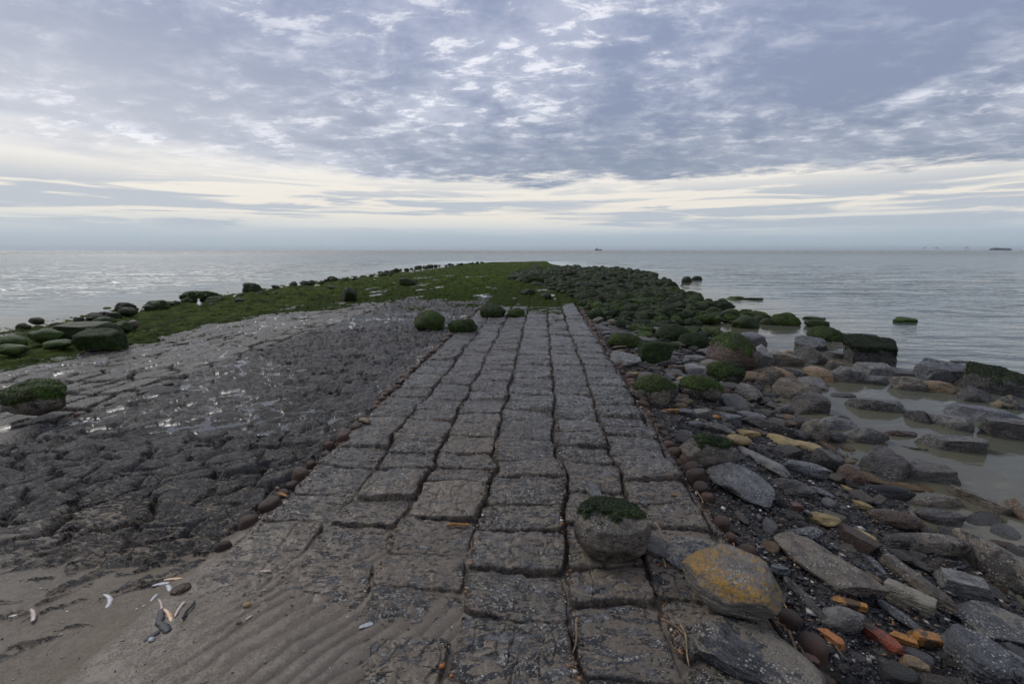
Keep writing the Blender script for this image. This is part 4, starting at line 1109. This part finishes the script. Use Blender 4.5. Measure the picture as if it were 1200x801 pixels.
for k, (u, lab) in enumerate([(1083, 'leftmost of the three faint harbour cranes on the horizon'), (1098, 'middle one of the three faint harbour cranes on the horizon'), (1133, 'rightmost faint harbour crane standing apart on the horizon')]):
    rc = far_root('harbour_crane', u, 6000, lab, 'crane', 'faint harbour cranes on the horizon', 0); rc.scale = (.75, .75, .75)
    part('gantry', [(-12, -9.5, -8, -5, -1, 30), (9.5, 12, -8, -5, -1, 30), (-12, -9.5, 5, 8, -1, 30), (9.5, 12, 5, 8, -1, 30), (-13, 13, -8, 8, 28, 31)], cmt, rc)
    part('boom', [(-6, -3, -1.5, 1.5, 31, 52), (-40, 6, -1.5, 1.5, 33, 35.5)] if k != 0 else [(-6, -3, -1.5, 1.5, 31, 44), (-5, -1, -1.5, 1.5, 31, 62, 26)], cmt, rc)

# ------------------------------------------------------------------ sky
SUN_EL, SUN_AZ = R(42), R(-50)      # azimuth measured from +Y towards +X
w = bpy.data.worlds.new('World'); scene.world = w; w.use_nodes = True
g = NT(w.node_tree)
D = g.n('ShaderNodeTexCoord').outputs['Generated']
sp = g.n('ShaderNodeSeparateXYZ', {0: D}); X, Y, Z = sp.outputs
Zc = g.m('MAXIMUM', Z, 0.0)
inv = g.m('DIVIDE', 1.0, g.m('ADD', Zc, .16))
Q = g.n('ShaderNodeCombineXYZ', {0: g.m('MULTIPLY', X, inv), 1: g.m('MULTIPLY', Y, inv), 2: 0.0}).outputs[0]
azn = g.m('ARCTAN2', X, Y)
# base layer by height
ramp = g.n('ShaderNodeValToRGB', {0: g.m('ADD', Zc, g.m('MULTIPLY', g.m('SUBTRACT', g.noise(g.n('ShaderNodeCombineXYZ', {0: g.m('MULTIPLY', azn, 1.6), 1: g.m('MULTIPLY', Z, 22.0), 2: 0.0}).outputs[0], 1.2, 4), .5), .03))})
cr = ramp.color_ramp; cr.interpolation = 'B_SPLINE'
stops = [(0, (.37, .45, .52)), (.028, (.38, .47, .56)), (.045, (.60, .64, .67)), (.068, (.82, .77, .69)), (.13, (.86, .81, .73)), (.20, (.85, .86, .87)), (.45, (.50, .52, .62)), (1, (.38, .40, .50))]
while len(cr.elements) < len(stops): cr.elements.new(.5)
for e, (p, c) in zip(cr.elements, stops): e.position = p; e.color = (*c, 1)
basec = ramp.outputs[0]
# streaky low clouds
sv = g.n('ShaderNodeCombineXYZ', {0: g.m('MULTIPLY', azn, 2.2), 1: g.m('MULTIPLY', Z, 34.0), 2: 3.0}).outputs[0]
sn = g.noise(sv, 1.5, 7, .58, .5)
side = g.ssf(g.m('ABSOLUTE', g.m('ADD', azn, .08)), .02, .55)
smask = g.m('MULTIPLY', g.ssf(g.m('ADD', sn, g.m('MULTIPLY', side, .05)), .50, .61), g.m('MULTIPLY', g.ssf(Z, .02, .05), g.ssf(Z, .150, .095)))
c = g.mix(g.m('MULTIPLY', smask, .80), basec, (.40, .46, .55))
# main deck
n1 = g.noise(Q, .85, 8, .56, .3); n2 = g.noise(Q, 3.6, 8, .62, .3); n3 = g.noise(g.n('ShaderNodeMapping', {0: Q, 'Rotation': (0, 0, .7), 'Scale': (.7, 1.2, 1)}).outputs[0], 9.0, 7, .66, .4)
bnd = g.m('ADD', .140, g.m('MULTIPLY', g.ssf(azn, -.05, -.75), .004))
bnd = g.m('SUBTRACT', bnd, g.m('MULTIPLY', g.ssf(azn, .25, .8), .016))
wob = g.m('MULTIPLY', g.m('SUBTRACT', g.noise(g.n('ShaderNodeCombineXYZ', {0: g.m('MULTIPLY', azn, 3.0), 1: g.m('MULTIPLY', Z, 20.0), 2: 9.0}).outputs[0], 1.6, 7, .66), .5), .10)
softl = g.ssf(azn, .0, -.9)
e = g.m('SUBTRACT', g.m('ADD', Z, wob), bnd)
deck = g.m('DIVIDE', g.m('ADD', e, .004), g.m('ADD', .012, g.m('MULTIPLY', softl, .04)), clamp=True)
k = g.m('ADD', g.m('MULTIPLY', n1, .5), g.m('ADD', g.m('MULTIPLY', n2, .33), g.m('MULTIPLY', n3, .17)))
dc = g.mix(g.ssf(k, .42, .58), (.245, .29, .40), (.57, .60, .69))
top = g.ssf(Z, .15, .42)
dc = g.mix(g.m('MULTIPLY', top, .35), dc, (.31, .36, .56))
lft = g.m('MULTIPLY', g.m('MULTIPLY', g.ssf(azn, .1, -.9), g.ssf(Z, .45, .15)), .75)
dc = g.mix(lft, dc, (.66, .67, .72))
hl = g.m('MULTIPLY', g.ssf(g.m('ADD', g.m('MULTIPLY', n3, .6), g.m('MULTIPLY', n2, .4)), .505, .60), g.ssf(n1, .40, .55))
dc = g.mix(g.m('MULTIPLY', hl, .72), dc, (.98, .98, 1.02))
under = g.m('MULTIPLY', g.ssf(e, .13, .01), g.ssf(azn, -.6, .1))
dc = g.mix(g.m('MULTIPLY', under, .70), dc, (.25, .295, .385))
c = g.mix(deck, c, dc)
sky = g.n('ShaderNodeTexSky', sky_type='NISHITA', sun_disc=False, sun_elevation=SUN_EL, sun_rotation=SUN_AZ)
b1 = g.n('ShaderNodeBackground', {0: sky.outputs[0], 1: .07}); b2 = g.n('ShaderNodeBackground', {0: c, 1: 1.0})
mx = g.n('ShaderNodeMixShader', {0: .93, 1: b1.outputs[0], 2: b2.outputs[0]})
g.n('ShaderNodeOutputWorld', {0: mx.outputs[0]})
sl = bpy.data.lights.new('sun', 'SUN'); sl.energy = 1.35; sl.angle = R(24); sl.color = (1, .96, .9)
so = bpy.data.objects.new('sun', sl); COL.objects.link(so)
dv = Vector((math.sin(SUN_AZ)*math.cos(SUN_EL), math.cos(SUN_AZ)*math.cos(SUN_EL), math.sin(SUN_EL)))
so.rotation_euler = dv.to_track_quat('Z', 'Y').to_euler()

vs = scene.view_settings; vs.view_transform = 'Standard'; vs.look = 'None'; vs.exposure = 0.12; vs.gamma = 1.0; vs.use_curve_mapping = False
hz = []; hf = []
box(hz, hf, -30000, 30000, -30000, 30000, -3.4, 75)
hm_ = bpy.data.materials.new('haze'); hm_.use_nodes = True; g = NT(hm_.node_tree)
pv = g.n('ShaderNodeVolumePrincipled', {'Color': (.80, .86, .92), 'Density': 0.000045, 'Anisotropy': .3})
g.n('ShaderNodeOutputMaterial', {1: pv.outputs[0]})
ho = link('haze', mesh_np('haze', np.array(hz, float), np.array(hf), False), hm_)
tag(ho, 'thin sea haze lying over the water', 'haze', kind='stuff')
scene.render.engine = 'CYCLES'
scene.cycles.use_denoising = True
scene.cycles.max_bounces = 6
